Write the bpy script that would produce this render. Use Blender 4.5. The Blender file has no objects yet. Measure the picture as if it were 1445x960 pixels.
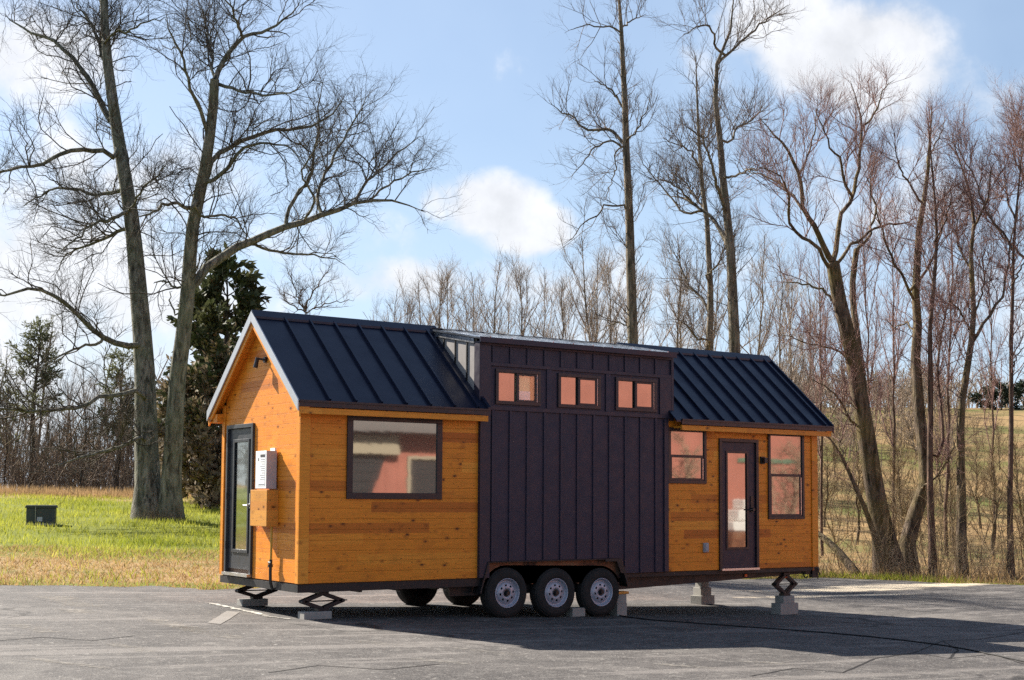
import bpy, math
import numpy as np
from mathutils import Matrix, Vector
C = bpy.context.scene.collection
RNG = np.random.default_rng(7)
PI = math.pi
# ------------------------------------------------------------------ camera model (metres, house frame: X along the house, Y to the back)
F = 1906.6123; YAW = math.radians(34.3343); PITCH = math.radians(3.922); ROLL = math.radians(0.3397)
CAM = np.array([-7.678, -16.1279, 1.7443]); PY = 92.3033
FWD = np.array([math.sin(YAW)*math.cos(PITCH), math.cos(YAW)*math.cos(PITCH), math.sin(PITCH)])
RT = np.array([math.cos(YAW), -math.sin(YAW), 0.0]); UP0 = np.cross(RT, FWD)
RT2 = RT*math.cos(ROLL)+UP0*math.sin(ROLL); UP2 = -RT*math.sin(ROLL)+UP0*math.cos(ROLL)
HF = np.array([math.sin(YAW), math.cos(YAW), 0.0])
def ray(px, py): return FWD+RT2*(px-722.5)/F-UP2*(py-480-PY)/F
def at(px, py, D):
    d = ray(px, py); return CAM+d*(D/(d@HF))
def UD(X, Y):
    dx, dy = X-CAM[0], Y-CAM[1]
    return dx*RT[0]+dy*RT[1], dx*HF[0]+dy*HF[1]
def XY(u, D): return CAM[0]+u*RT[0]+D*HF[0], CAM[1]+u*RT[1]+D*HF[1]
def sst(a, b, x):
    t = np.clip((x-a)/(b-a), 0, 1); return t*t*(3-2*t)
EU = np.array([-400, -70, -30, -8.5, -4.6, 0, 5, 7.5, 11.8, 16, 30, 70, 400.]); ED = np.array([19, 19, 20, 22.3, 23.5, 28, 32.3, 33.2, 31.3, 30, 28, 26, 26.])
def edge(u):
    return np.interp(u, EU, ED)+.18*np.sin(u*1.7)+.12*np.sin(u*4.1+1)+.07*np.sin(u*9.3+2)
def H(X, Y):
    u, D = UD(X, Y)
    z = .15-.0365*np.clip(X, -10, 10)+.008*np.clip(Y, -20, 8)
    wl = sst(6, -3, u)
    left = .055*np.clip(D-23, 0, 34)-.03*np.clip(D-57, 0, 22)
    right = -.5*sst(33, 42, D)+14*sst(50, 175, D)
    return z+wl*left+(1-wl)*right+.03*np.sin(X*.31)*np.sin(Y*.27)*sst(0, 6, D-np.interp(u, EU, ED))
def Hp(X, Y): return float(H(np.array(float(X)), np.array(float(Y))))
# ------------------------------------------------------------------ object helpers
def tag(o, label=None, cat=None, group=None, kind=None):
    for k, v in (('label', label), ('category', cat), ('group', group), ('kind', kind)):
        if v: o[k] = v
    return o
def empty(name, loc, label, cat, group=None):
    o = bpy.data.objects.new(name, None); C.objects.link(o); o.location = loc
    o.empty_display_size = .2
    return tag(o, label, cat, group)
def link(name, me, mat, parent=None, label=None):
    o = bpy.data.objects.new(name, me); C.objects.link(o)
    if mat: me.materials.append(mat)
    if parent: o.parent = parent
    if label: o['label'] = label
    return o
def np_mesh(name, verts, faces, flat=False):
    """faces: list of int arrays (n,3) or (n,4)"""
    me = bpy.data.meshes.new(name)
    verts = np.ascontiguousarray(verts, dtype=np.float32)
    me.vertices.add(len(verts)); me.vertices.foreach_set('co', verts.ravel())
    loops = np.concatenate([f.ravel() for f in faces]).astype(np.int32)
    tot = np.concatenate([np.full(len(f), f.shape[1]) for f in faces]).astype(np.int32)
    st = np.concatenate([[0], np.cumsum(tot)[:-1]]).astype(np.int32)
    me.loops.add(len(loops)); me.loops.foreach_set('vertex_index', loops)
    me.polygons.add(len(tot)); me.polygons.foreach_set('loop_start', st)
    me.update(calc_edges=True); me.validate()
    if flat: me.shade_flat()
    else: me.shade_smooth()
    return me
class MB:
    def __init__(s): s.v = []; s.f = []
    def add(s, v, f):
        n = len(s.v); s.v += [tuple(map(float, p)) for p in v]; s.f += [tuple(i+n for i in q) for q in f]; return s
    def box(s, x0, x1, y0, y1, z0, z1):
        return s.add([(x0,y0,z0),(x1,y0,z0),(x1,y1,z0),(x0,y1,z0),(x0,y0,z1),(x1,y0,z1),(x1,y1,z1),(x0,y1,z1)],
                     [(0,3,2,1),(4,5,6,7),(0,1,5,4),(1,2,6,5),(2,3,7,6),(3,0,4,7)])
    def prism(s, poly, axis, a, b):
        """poly: 2-D points in the plane of the other two axes (order x,y,z), extruded from a to b along axis"""
        def P(p, t):
            if axis == 0: return (t, p[0], p[1])
            if axis == 1: return (p[0], t, p[1])
            return (p[0], p[1], t)
        n = len(poly); v = [P(p, a) for p in poly]+[P(p, b) for p in poly]
        f = [tuple(range(n)), tuple(range(2*n-1, n-1, -1))]+[(i, i+n, (i+1)%n+n, (i+1)%n) for i in range(n)]
        return s.add(v, f)
    def cyl(s, p0, p1, r0, r1=None, n=14):
        p0, p1 = np.array(p0, float), np.array(p1, float); r1 = r0 if r1 is None else r1
        t = (p1-p0)/np.linalg.norm(p1-p0); ref = np.array([0,0,1.]) if abs(t[2]) < .9 else np.array([1.,0,0])
        a = np.cross(t, ref); a /= np.linalg.norm(a); b = np.cross(t, a)
        v = []
        for p, r in ((p0, r0), (p1, r1)):
            for k in range(n): v.append(p+r*(math.cos(2*PI*k/n)*a+math.sin(2*PI*k/n)*b))
        return s.add(v, [tuple(range(n-1, -1, -1)), tuple(range(n, 2*n))]+[(k, (k+1)%n, (k+1)%n+n, k+n) for k in range(n)])
    def path(s, pts, r, n=8):
        pts = [np.array(p, float) for p in pts]
        v = []
        for i, p in enumerate(pts):
            t = pts[min(i+1, len(pts)-1)]-pts[max(i-1, 0)]; t /= np.linalg.norm(t)
            ref = np.array([0,0,1.]) if abs(t[2]) < .92 else np.array([1.,0,0])
            a = np.cross(t, ref); a /= np.linalg.norm(a); b = np.cross(t, a)
            for k in range(n): v.append(p+r*(math.cos(2*PI*k/n)*a+math.sin(2*PI*k/n)*b))
        f = [tuple(range(n-1, -1, -1)), tuple(range(len(v)-n, len(v)))]
        for i in range(len(pts)-1):
            for k in range(n): f.append((i*n+k, i*n+(k+1)%n, (i+1)*n+(k+1)%n, (i+1)*n+k))
        return s.add(v, f)
    def lathe(s, c, prof, n=48, skip=None):
        """around the Y axis through c; prof: (radius, y) pairs"""
        m = len(prof); v = []
        for k in range(n):
            a = 2*PI*k/n
            for r, y in prof: v.append((c[0]+r*math.cos(a), c[1]+y, c[2]+r*math.sin(a)))
        f = []
        for k in range(n):
            for j in range(m-1):
                if skip and skip(k, j): continue
                f.append((k*m+j, k*m+j+1, ((k+1)%n)*m+j+1, ((k+1)%n)*m+j))
        return s.add(v, f)
    def build(s, name, mat, parent=None, label=None, bevel=0, smooth=False):
        me = bpy.data.meshes.new(name); me.from_pydata(s.v, [], s.f); me.update()
        if smooth:
            me.shade_smooth()
        o = link(name, me, mat, parent, label)
        import bmesh
        bm = bmesh.new(); bm.from_mesh(me); bmesh.ops.recalc_face_normals(bm, faces=bm.faces); bm.to_mesh(me); bm.free()
        if bevel:
            m = o.modifiers.new('bevel', 'BEVEL'); m.width = bevel; m.segments = 2; m.limit_method = 'ANGLE'
        return o
# ------------------------------------------------------------------ material helper
class NT:
    def __init__(s, name):
        s.m = bpy.data.materials.new(name); s.m.use_nodes = True; s.t = s.m.node_tree; s.t.nodes.clear()
        s.out = s.n('ShaderNodeOutputMaterial'); s.p = s.n('ShaderNodeBsdfPrincipled'); s.l(s.p.outputs[0], s.out.inputs[0])
    def n(s, t, **k):
        x = s.t.nodes.new(t)
        for a, b in k.items(): setattr(x, a, b)
        return x
    def l(s, a, b): s.t.links.new(a, b)
    def set(s, sock, v):
        if hasattr(v, 'is_output'): s.l(v, sock)
        else:
            if isinstance(v, (tuple, list)) and len(v) == 3 and sock.type == 'RGBA': v = (*v, 1)
            sock.default_value = v
    def math(s, op, a, b=0.0, c=None, clamp=False):
        x = s.n('ShaderNodeMath', operation=op); x.use_clamp = clamp
        s.set(x.inputs[0], a); s.set(x.inputs[1], b)
        if c is not None: s.set(x.inputs[2], c)
        return x.outputs[0]
    def mix(s, f, a, b, blend='MIX'):
        x = s.n('ShaderNodeMix', data_type='RGBA', blend_type=blend)
        s.set(x.inputs[0], f); s.set(x.inputs[6], a); s.set(x.inputs[7], b); return x.outputs[2]
    def obj(s): return s.n('ShaderNodeTexCoord').outputs['Object']
    def pos(s): return s.n('ShaderNodeNewGeometry').outputs['Position']
    def sep(s, v):
        x = s.n('ShaderNodeSeparateXYZ'); s.l(v, x.inputs[0]); return x.outputs
    def comb(s, a, b, c):
        x = s.n('ShaderNodeCombineXYZ')
        for i, v in enumerate((a, b, c)): s.set(x.inputs[i], v)
        return x.outputs[0]
    def noise(s, vec, scale, detail=3, rough=.55, dist=0):
        x = s.n('ShaderNodeTexNoise'); s.l(vec, x.inputs['Vector']); x.inputs['Scale'].default_value = scale
        x.inputs['Detail'].default_value = detail; x.inputs['Roughness'].default_value = rough; x.inputs['Distortion'].default_value = dist
        return x.outputs[0]
    def ramp(s, f, stops):
        x = s.n('ShaderNodeValToRGB'); s.set(x.inputs[0], f); e = x.color_ramp.elements
        while len(e) < len(stops): e.new(.5)
        for el, (p, c) in zip(e, stops):
            el.position = p; el.color = (*c, 1) if len(c) == 3 else c
        return x.outputs[0]
    def mr(s, v, a, b, c=0., d=1.):
        x = s.n('ShaderNodeMapRange'); s.set(x.inputs[0], v)
        for i, q in enumerate((a, b, c, d)): x.inputs[i+1].default_value = q
        return x.outputs[0]
    def bump(s, h, strength=.3, dist=.01):
        x = s.n('ShaderNodeBump'); x.inputs['Strength'].default_value = strength; x.inputs['Distance'].default_value = dist
        s.l(h, x.inputs['Height']); s.l(x.outputs[0], s.p.inputs['Normal'])
    def fin(s, col=None, rough=None, metal=None, spec=None):
        if col is not None: s.set(s.p.inputs['Base Color'], col)
        if rough is not None: s.set(s.p.inputs['Roughness'], rough)
        if metal is not None: s.set(s.p.inputs['Metallic'], metal)
        if spec is not None: s.set(s.p.inputs['Specular IOR Level'], spec)
        return s.m
def simple(name, col, rough=.5, metal=0., spec=.5, var=.25, scale=6., bump=0.):
    t = NT(name); o = t.obj()
    n = t.noise(o, scale, 4, .6)
    c = t.mix(n, tuple(x*(1-var) for x in col), tuple(min(1, x*(1+var)) for x in col))
    r = t.mr(t.noise(o, scale*2.3, 2), .3, .7, max(0, rough-.08), min(1, rough+.08))
    if bump: t.bump(t.noise(o, scale*8, 3), bump, .004)
    return t.fin(c, r, metal, spec)
def wood(name, base, dark, light, board=.14, spec=.35, axis='H'):
    t = NT(name); x, y, z = t.sep(t.obj())
    s = t.math('ADD', x, y)
    if axis == 'V': s, z = z, s
    row = t.math('FLOOR', t.math('DIVIDE', z, board))
    w1 = t.n('ShaderNodeTexWhiteNoise', noise_dimensions='1D'); t.l(row, w1.inputs['W'])
    seg = t.math('FLOOR', t.math('DIVIDE', t.math('ADD', s, t.math('MULTIPLY', w1.outputs[0], 7.3)), 1.9))
    w2 = t.n('ShaderNodeTexWhiteNoise', noise_dimensions='2D'); t.l(t.comb(row, seg, 0), w2.inputs['Vector'])
    v = t.comb(t.math('ADD', s, t.math('MULTIPLY', w2.outputs[0], 40)), 0.0, t.math('ADD', z, t.math('MULTIPLY', row, .37)))
    mp = t.n('ShaderNodeMapping'); t.l(v, mp.inputs[0]); mp.inputs['Scale'].default_value = (1.2, 1, 26)
    grain = t.noise(mp.outputs[0], 2.2, 6, .62, .35)
    blot = t.noise(v, 3.1, 4, .6, .4)
    c = t.ramp(w2.outputs[0], [(0, dark), (.10, base), (.8, base), (1, light)])
    c = t.mix(t.math('MULTIPLY', t.mr(grain, .46, .70), .5), c, tuple(q*.42 for q in base))
    c = t.mix(t.math('MULTIPLY', t.mr(blot, .52, .75), .4), c, tuple(q*.55 for q in dark))
    mk = t.n('ShaderNodeMapping'); t.l(v, mk.inputs[0]); mk.inputs['Scale'].default_value = (4.2, 1, 7.2)
    vo = t.n('ShaderNodeTexVoronoi', feature='F1'); t.l(mk.outputs[0], vo.inputs['Vector']); vo.inputs['Scale'].default_value = 1.3
    vo.inputs['Randomness'].default_value = 1
    w3 = t.n('ShaderNodeTexWhiteNoise', noise_dimensions='2D'); t.l(t.comb(seg, row, 3.7), w3.inputs['Vector'])
    big = t.math('GREATER_THAN', t.sep(vo.outputs['Color'])[0], t.math('MULTIPLY', w3.outputs[0], .95))
    kn = t.math('MULTIPLY', t.mr(vo.outputs['Distance'], .06, .17, 1, 0), big)
    mk2 = t.n('ShaderNodeMapping'); t.l(v, mk2.inputs[0]); mk2.inputs['Scale'].default_value = (6.5, 1, 13); mk2.inputs['Location'].default_value = (3.3, 0, 1.7)
    v2 = t.n('ShaderNodeTexVoronoi', feature='F1'); t.l(mk2.outputs[0], v2.inputs['Vector']); v2.inputs['Scale'].default_value = 1.4
    halo = t.math('MULTIPLY', t.mr(vo.outputs['Distance'], .12, .34, 1, 0), big)
    c = t.mix(t.math('MULTIPLY', halo, .6), c, tuple(q*.45 for q in dark))
    k2 = t.math('MULTIPLY', t.mr(v2.outputs['Distance'], .05, .15, 1, 0), t.math('GREATER_THAN', t.sep(v2.outputs['Color'])[1], .6))
    kn = t.math('MAXIMUM', kn, k2)
    c = t.mix(t.math('MULTIPLY', kn, .9), c, (.045, .012, .005))
    t.bump(t.math('ADD', grain, t.math('MULTIPLY', kn, -.4)), .25, .003)
    return t.fin(c, t.mr(grain, .3, .7, .36, .55), 0, spec)
def bark(name, c1, c2, lichen, amt):
    t = NT(name); p = t.obj()
    mp = t.n('ShaderNodeMapping'); t.l(p, mp.inputs[0]); mp.inputs['Scale'].default_value = (4.2, 4.2, .9)
    n = t.noise(mp.outputs[0], 2.0, 6, .7, .6); b = t.noise(p, 1.1, 5, .65)
    c = t.ramp(n, [(.38, c1), (.62, c2)])
    c = t.mix(t.math('MULTIPLY', t.mr(b, .42, .66), amt), c, lichen)
    t.bump(n, 1.0, .12)
    return t.fin(c, .9, 0, .2)
# ------------------------------------------------------------------ materials
M = {}
M['cedar'] = wood('cedar_siding', (.77,.25,.018), (.48,.125,.012), (.84,.33,.035))
M['cedar_trim'] = wood('cedar_trim', (.76,.27,.022), (.66,.21,.02), (.80,.31,.035), board=.6)
M['cedar_box'] = wood('raw_cedar', (.66,.29,.05), (.55,.21,.04), (.7,.34,.08), board=.12)
M['dark_siding'] = simple('dark_board_and_batten', (.031,.026,.046), .5, 0, .35, .2, 3, .15)
M['dark_trim'] = simple('dark_trim_paint', (.028,.022,.038), .45, 0, .4, .12, 4)
M['frame'] = simple('window_frame_bronze', (.020,.014,.018), .38, 0, .5, .1, 5)
M['roof'] = simple('standing_seam_metal', (.007,.010,.027), .32, .0, .42, .15, 1.5)
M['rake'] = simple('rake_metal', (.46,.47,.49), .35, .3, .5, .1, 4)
M['shed_metal'] = simple('shed_roof_metal', (.5,.52,.55), .16, .9, .6, .1, 2)
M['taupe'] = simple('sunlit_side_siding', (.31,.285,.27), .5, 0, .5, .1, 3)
M['steel_black'] = simple('chassis_black', (.010,.009,.010), .5, .0, .5, .3, 4, .2)
M['rust'] = NT('rusty_primer'); 
def _r(t):
    o = t.obj(); n = t.noise(o, 3.2, 5, .65)
    return t.fin(t.ramp(n, [(.35,(.035,.02,.015)),(.5,(.22,.085,.04)),(.68,(.24,.13,.07))]), .7, 0, .3)
M['rust'] = _r(M['rust'])
M['rubber'] = simple('tyre_rubber', (.022,.020,.019), .8, 0, .3, .5, 7, .3)
M['rim'] = simple('wheel_steel_silver', (.36,.37,.43), .38, .25, .5, .08, 10)
M['concrete'] = simple('concrete_block', (.30,.285,.26), .9, 0, .2, .2, 9, .5)
M['white_metal'] = simple('heater_white', (.78,.78,.76), .4, 0, .5, .04, 5)
M['silver'] = simple('aluminium', (.6,.6,.6), .3, .9, .5, .05, 8)
M['black'] = simple('black_plastic', (.012,.012,.013), .4, 0, .5, .1, 8)
M['ink'] = simple('label_ink', (.05,.05,.05), .7, 0, .3, .1, 9)
M['grey_plastic'] = simple('outlet_grey', (.33,.33,.35), .45, 0, .5, .06, 8)
M['yellow_pipe'] = simple('gas_pipe_yellow', (.48,.30,.04), .5, 0, .4, .15, 12)
M['orange_lens'] = simple('marker_orange', (.75,.13,.02), .25, 0, .6, .1, 20)
M['door_dark'] = simple('door_charcoal', (.032,.034,.040), .42, 0, .5, .12, 5)
M['utility'] = simple('utility_green', (.04,.052,.046), .6, 0, .4, .25, 5)
M['cable'] = simple('cable_black', (.008,.008,.009), .6, 0, .3, .1, 9)
M['interior'] = simple('dim_interior', (.10,.06,.04), .8, 0, .2, .2, 2)
M['red_metal'] = simple('red_building_metal', (.45,.175,.125), .5, 0, .4, .38, .9)
M['cream'] = simple('cream_trim', (.44,.38,.27), .6, 0, .4, .05, 4)
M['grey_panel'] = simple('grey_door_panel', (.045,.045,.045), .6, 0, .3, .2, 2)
M['grey_soffit'] = simple('grey_soffit', (.20,.185,.175), .7, 0, .3, .1, 3)
M['white_tarp'] = simple('white_tarp', (.8,.79,.74), .7, 0, .3, .06, 5, .6)
def glass(name, refl, tint, inner):
    t = NT(name); o = t.obj()
    t.fin(inner, .25, 0, .5)
    g = t.n('ShaderNodeBsdfGlossy'); g.inputs['Roughness'].default_value = .03; g.inputs['Color'].default_value = (*tint, 1)
    b = t.n('ShaderNodeBump'); b.inputs['Strength'].default_value = .03; b.inputs['Distance'].default_value = .01
    t.l(t.noise(o, 2.6, 2), b.inputs['Height']); t.l(b.outputs[0], g.inputs['Normal'])
    m = t.n('ShaderNodeMixShader'); m.inputs[0].default_value = refl
    t.l(t.p.outputs[0], m.inputs[1]); t.l(g.outputs[0], m.inputs[2]); t.l(m.outputs[0], t.out.inputs[0])
    return t.m
M['pane'] = glass('window_glass', .27, (1, .97, .95), (.02,.015,.013))
M['backdrop'] = simple('bright_view_yellow', (.72,.66,.34), .8, 0, .2, .1, 6)
M['pane_door'] = glass('door_glass', .45, (.95,1,.95), (.02,.02,.02))
M['bark_oak'] = bark('oak_bark', (.045,.041,.034), (.31,.285,.235), (.17,.19,.115), .5)
M['twig_oak'] = bark('oak_twig', (.06,.050,.044), (.135,.112,.094), (.11,.105,.08), .3)
M['bark_tall'] = bark('poplar_bark', (.045,.036,.028), (.27,.22,.17), (.18,.16,.10), .4)
M['twig_tall'] = bark('poplar_twig', (.10,.075,.06), (.22,.165,.13), (.2,.16,.12), .3)
M['bark_right'] = bark('maple_bark', (.028,.019,.014), (.21,.155,.11), (.20,.16,.03), .45)
M['twig_right'] = bark('maple_twig', (.20,.12,.105), (.36,.225,.195), (.36,.19,.17), .3)
M['bark_red'] = bark('reddish_bark', (.045,.027,.021), (.21,.13,.095), (.13,.10,.06), .3)
M['twig_far'] = bark('hazy_far_twig', (.26,.205,.165), (.45,.37,.30), (.38,.3,.24), .3)  # paler tan puts a sunlit haze into the far twigs
M['bark_pine'] = bark('pine_bark', (.04,.03,.024), (.10,.075,.055), (.08,.08,.05), .3)
M['brush'] = bark('brush_stems', (.14,.095,.058), (.34,.24,.145), (.22,.19,.08), .4)
M['wood_mass'] = bark('far_wood_stems', (.15,.11,.083), (.42,.315,.235), (.24,.22,.13), .3)
M['myrtle'] = bark('pale_bark', (.40,.28,.18), (.6,.45,.3), (.5,.4,.3), .3)
def clear_glass():
    t = NT('clear_glass'); o = t.obj(); g = t.n('ShaderNodeBsdfGlossy'); g.inputs['Roughness'].default_value = .015
    tr = t.n('ShaderNodeBsdfTransparent'); m = t.n('ShaderNodeMixShader'); m.inputs[0].default_value = .14
    t.l(tr.outputs[0], m.inputs[1]); t.l(g.outputs[0], m.inputs[2]); t.l(m.outputs[0], t.out.inputs[0]); return t.m
M['pane_clear'] = clear_glass()
def leafy(name, a, b, trans=.35, scale=.7):
    t = NT(name); o = t.pos()
    oi = t.noise(o, scale, 4, .6); fine = t.noise(o, scale*9, 2)
    c = t.mix(t.mr(t.math('ADD', t.math('MULTIPLY', oi, .65), t.math('MULTIPLY', fine, .35)), .35, .65), a, b)
    t.fin(c, .7, 0, .25)
    tr = t.n('ShaderNodeBsdfTranslucent'); t.l(c, tr.inputs[0])
    m = t.n('ShaderNodeMixShader'); m.inputs[0].default_value = trans
    t.l(t.p.outputs[0], m.inputs[1]); t.l(tr.outputs[0], m.inputs[2]); t.l(m.outputs[0], t.out.inputs[0])
    return t.m
M['blade'] = leafy('lawn_blades', (.17,.21,.016), (.46,.44,.075), .5, .5)
M['straw'] = leafy('straw_blades', (.29,.19,.08), (.50,.35,.16), .4, .5)
M['tan_blade'] = leafy('tan_grass', (.27,.18,.085), (.50,.34,.18), .4, .25)
M['cedar_leaf'] = leafy('evergreen_spray', (.030,.050,.020), (.10,.10,.045), .2, .8)
M['cedar_brown'] = leafy('evergreen_brown', (.17,.13,.085), (.30,.235,.15), .2, .8)
M['pine_leaf'] = leafy('pine_needles', (.075,.09,.042), (.17,.17,.085), .3, .8)
M['far_green'] = leafy('far_evergreen', (.020,.032,.018), (.04,.05,.028), .15, .2)
# ground
def ground_mat():
    t = NT('ground_field'); p = t.pos()
    a = t.n('ShaderNodeAttribute', attribute_name='cover')
    r, g, b = t.sep(a.outputs['Vector'])
    n1 = t.noise(p, .35, 5, .6); n2 = t.noise(p, 5, 4, .65); n3 = t.noise(p, .07, 4, .6); n4 = t.noise(p, 1.3, 4, .6)
    green = t.mix(n1, (.12,.145,.014), (.22,.23,.026)); green = t.mix(t.math('MULTIPLY', n2, .5), green, (.05,.06,.012))
    straw = t.mix(n2, (.21,.135,.062), (.38,.26,.13)); straw = t.mix(t.mr(n4, .5, .68), straw, (.13,.14,.03))
    hill = t.ramp(t.math('ADD', t.math('MULTIPLY', n3, .6), t.math('MULTIPLY', n1, .4)), [(.38,(.12,.14,.035)),(.46,(.20,.155,.065)),(.53,(.34,.22,.105)),(.60,(.27,.19,.09)),(.66,(.13,.14,.04))])
    hill = t.mix(t.math('MULTIPLY', t.mr(n2, .4, .7), .4), hill, (.12,.085,.045))
    litter = t.mix(n2, (.055,.04,.028), (.14,.10,.065))
    c = t.mix(t.mr(t.math('ADD', r, t.math('MULTIPLY', t.math('SUBTRACT', n4, .5), .9)), .35, .65), green, straw)
    c = t.mix(g, c, hill); c = t.mix(b, c, litter)
    t.bump(n2, .6, .05)
    return t.fin(c, .95, 0, .1)
M['ground'] = ground_mat()
SAND = [(14.6,4.0,2.2,.45,-.25), (17.0,4.2,2.6,.55,-.2), (19.5,4.0,2.4,.35,-.15), (13.2,2.9,2.2,.22,-.2)]
def asphalt_mat():
    t = NT('worn_asphalt'); p = t.pos(); x, y, z = t.sep(p)
    big = t.noise(p, .16, 5, .6); mid = t.noise(p, 1.3, 5, .65); fine = t.noise(p, 48, 3, .7); gr = t.noise(p, 6, 9, .82)
    c = t.mix(t.mr(t.math('ADD', t.math('MULTIPLY', big, .5), t.math('MULTIPLY', mid, .5)), .38, .62), (.042,.038,.037), (.098,.089,.084))
    c = t.mix(t.math('MULTIPLY', t.mr(fine, .52, .66), .7), c, (.20,.185,.175))
    c = t.mix(t.math('MULTIPLY', t.mr(gr, .53, .68), .7), c, (.30,.28,.255))
    c = t.mix(t.math('MULTIPLY', t.mr(gr, .47, .33), .75), c, (.020,.018,.018))
    nd = t.n('ShaderNodeTexNoise'); t.l(p, nd.inputs['Vector']); nd.inputs['Scale'].default_value = 7; nd.inputs['Detail'].default_value = 3
    wv0 = t.n('ShaderNodeVectorMath', operation='MULTIPLY_ADD'); t.l(nd.outputs['Color'], wv0.inputs[0]); wv0.inputs[1].default_value = (.25,.25,0); t.l(p, wv0.inputs[2])
    for sc_, th, amt in ((2.9, .07, .5), (6.1, .12, .5), (13., .2, .45)):
        fv = t.n('ShaderNodeTexVoronoi', feature='F1'); t.l(wv0.outputs[0], fv.inputs['Vector']); fv.inputs['Scale'].default_value = sc_
        fl = t.math('MULTIPLY', t.mr(fv.outputs['Distance'], th, th*.6), t.math('GREATER_THAN', t.sep(fv.outputs['Color'])[0], .62))
        c = t.mix(t.math('MULTIPLY', fl, amt), c, (.45,.42,.38))
    wp = t.noise(p, .55, 6, .7, .8)
    c = t.mix(t.math('MULTIPLY', t.mr(wp, .55, .66), .38), c, (.19,.175,.16))
    c = t.mix(t.math('MULTIPLY', t.mr(t.noise(p, .8, 6, .72, .5), .42, .34), .4), c, (.035,.032,.032))
    # drag marks and worn streaks along the lot
    mp = t.n('ShaderNodeMapping'); t.l(p, mp.inputs[0]); mp.inputs['Rotation'].default_value = (0,0,math.radians(32)); mp.inputs['Scale'].default_value = (.22, 2.2, 1)
    st = t.noise(mp.outputs[0], 1.0, 5, .6, .6)
    c = t.mix(t.math('MULTIPLY', t.mr(st, .56, .62), .5), c, (.22,.20,.185))
    # cracks
    ns = t.n('ShaderNodeTexNoise'); t.l(p, ns.inputs['Vector']); ns.inputs['Scale'].default_value = .8; ns.inputs['Detail'].default_value = 5
    wv = t.n('ShaderNodeVectorMath', operation='MULTIPLY_ADD'); t.l(ns.outputs['Color'], wv.inputs[0]); wv.inputs[1].default_value = (1.6,1.6,0); t.l(p, wv.inputs[2])
    vo = t.n('ShaderNodeTexVoronoi', feature='DISTANCE_TO_EDGE'); t.l(wv.outputs[0], vo.inputs['Vector']); vo.inputs['Scale'].default_value = .42
    ck = t.math('MULTIPLY', t.mr(vo.outputs['Distance'], .008, .022, 1, 0), t.mr(t.noise(p, .3, 2), .53, .60))
    c = t.mix(t.math('MULTIPLY', ck, .75), c, (.017,.015,.015))
    # sandy silt lying on the far side of the lot
    sm = None
    for cx, cy, rx, ry, rot in SAND:
        ca, sa = math.cos(rot), math.sin(rot)
        dx = t.math('SUBTRACT', x, cx); dy = t.math('SUBTRACT', y, cy)
        a = t.math('DIVIDE', t.math('ADD', t.math('MULTIPLY', dx, ca), t.math('MULTIPLY', dy, sa)), rx)
        b = t.math('DIVIDE', t.math('SUBTRACT', t.math('MULTIPLY', dy, ca), t.math('MULTIPLY', dx, sa)), ry)
        q = t.math('SUBTRACT', 1.0, t.math('SQRT', t.math('ADD', t.math('MULTIPLY', a, a), t.math('MULTIPLY', b, b))))
        sm = q if sm is None else t.math('MAXIMUM', sm, q)
    sm = t.math('ADD', sm, t.math('MULTIPLY', t.math('SUBTRACT', t.noise(p, 1.6, 5, .65), .5), 1.6))
    c = t.mix(t.math('MULTIPLY', t.mr(sm, -.05, .35), .9), c, (.62,.52,.38))
    t.bump(t.math('ADD', t.math('MULTIPLY', fine, .5), gr), .7, .02)
    return t.fin(c, t.mr(gr, .3, .7, .7, .9), 0, .25)
M['asphalt'] = asphalt_mat()
def paint_mat():
    t = NT('worn_paint'); p = t.pos()
    n = t.noise(p, 9, 5, .7)
    return t.fin(t.mix(t.mr(n, .42, .58), (.09,.085,.08), (.55,.52,.46)), .8, 0, .2)
M['paint'] = paint_mat()
M['patch'] = simple('pale_asphalt_patch', (.20,.185,.17), .85, 0, .2, .4, 9, .4)
def scuff_mat():
    t = NT('pale_scuff'); p = t.pos(); n = t.noise(p, 11, 7, .8); b = t.noise(p, 2.2, 3, .6)
    t.fin(t.mix(n, (.16,.148,.135), (.30,.275,.245)), .9, 0, .15)
    tr = t.n('ShaderNodeBsdfTransparent'); m = t.n('ShaderNodeMixShader')
    t.l(t.mr(t.math('ADD', t.math('MULTIPLY', n, .65), t.math('MULTIPLY', b, .35)), .44, .60), m.inputs[0])
    t.l(tr.outputs[0], m.inputs[1]); t.l(t.p.outputs[0], m.inputs[2]); t.l(m.outputs[0], t.out.inputs[0])
    return t.m
M['scuff'] = scuff_mat()
M['crack'] = simple('tar_crack', (.016,.014,.014), .9, 0, .2, .2, 9)
for k in ('roof', 'dark_siding'):
    nt_ = M[k].node_tree; b_ = nt_.nodes.new('ShaderNodeBump'); b_.inputs['Strength'].default_value = .35; b_.inputs['Distance'].default_value = .02
    n_ = nt_.nodes.new('ShaderNodeTexNoise'); n_.inputs['Scale'].default_value = 2.4; n_.inputs['Detail'].default_value = 2; tc_ = nt_.nodes.new('ShaderNodeTexCoord')
    nt_.links.new(tc_.outputs['Object'], n_.inputs['Vector']); nt_.links.new(n_.outputs[0], b_.inputs['Height']); nt_.links.new(b_.outputs[0], [q for q in nt_.nodes if q.type == 'BSDF_PRINCIPLED'][0].inputs['Normal'])
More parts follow.
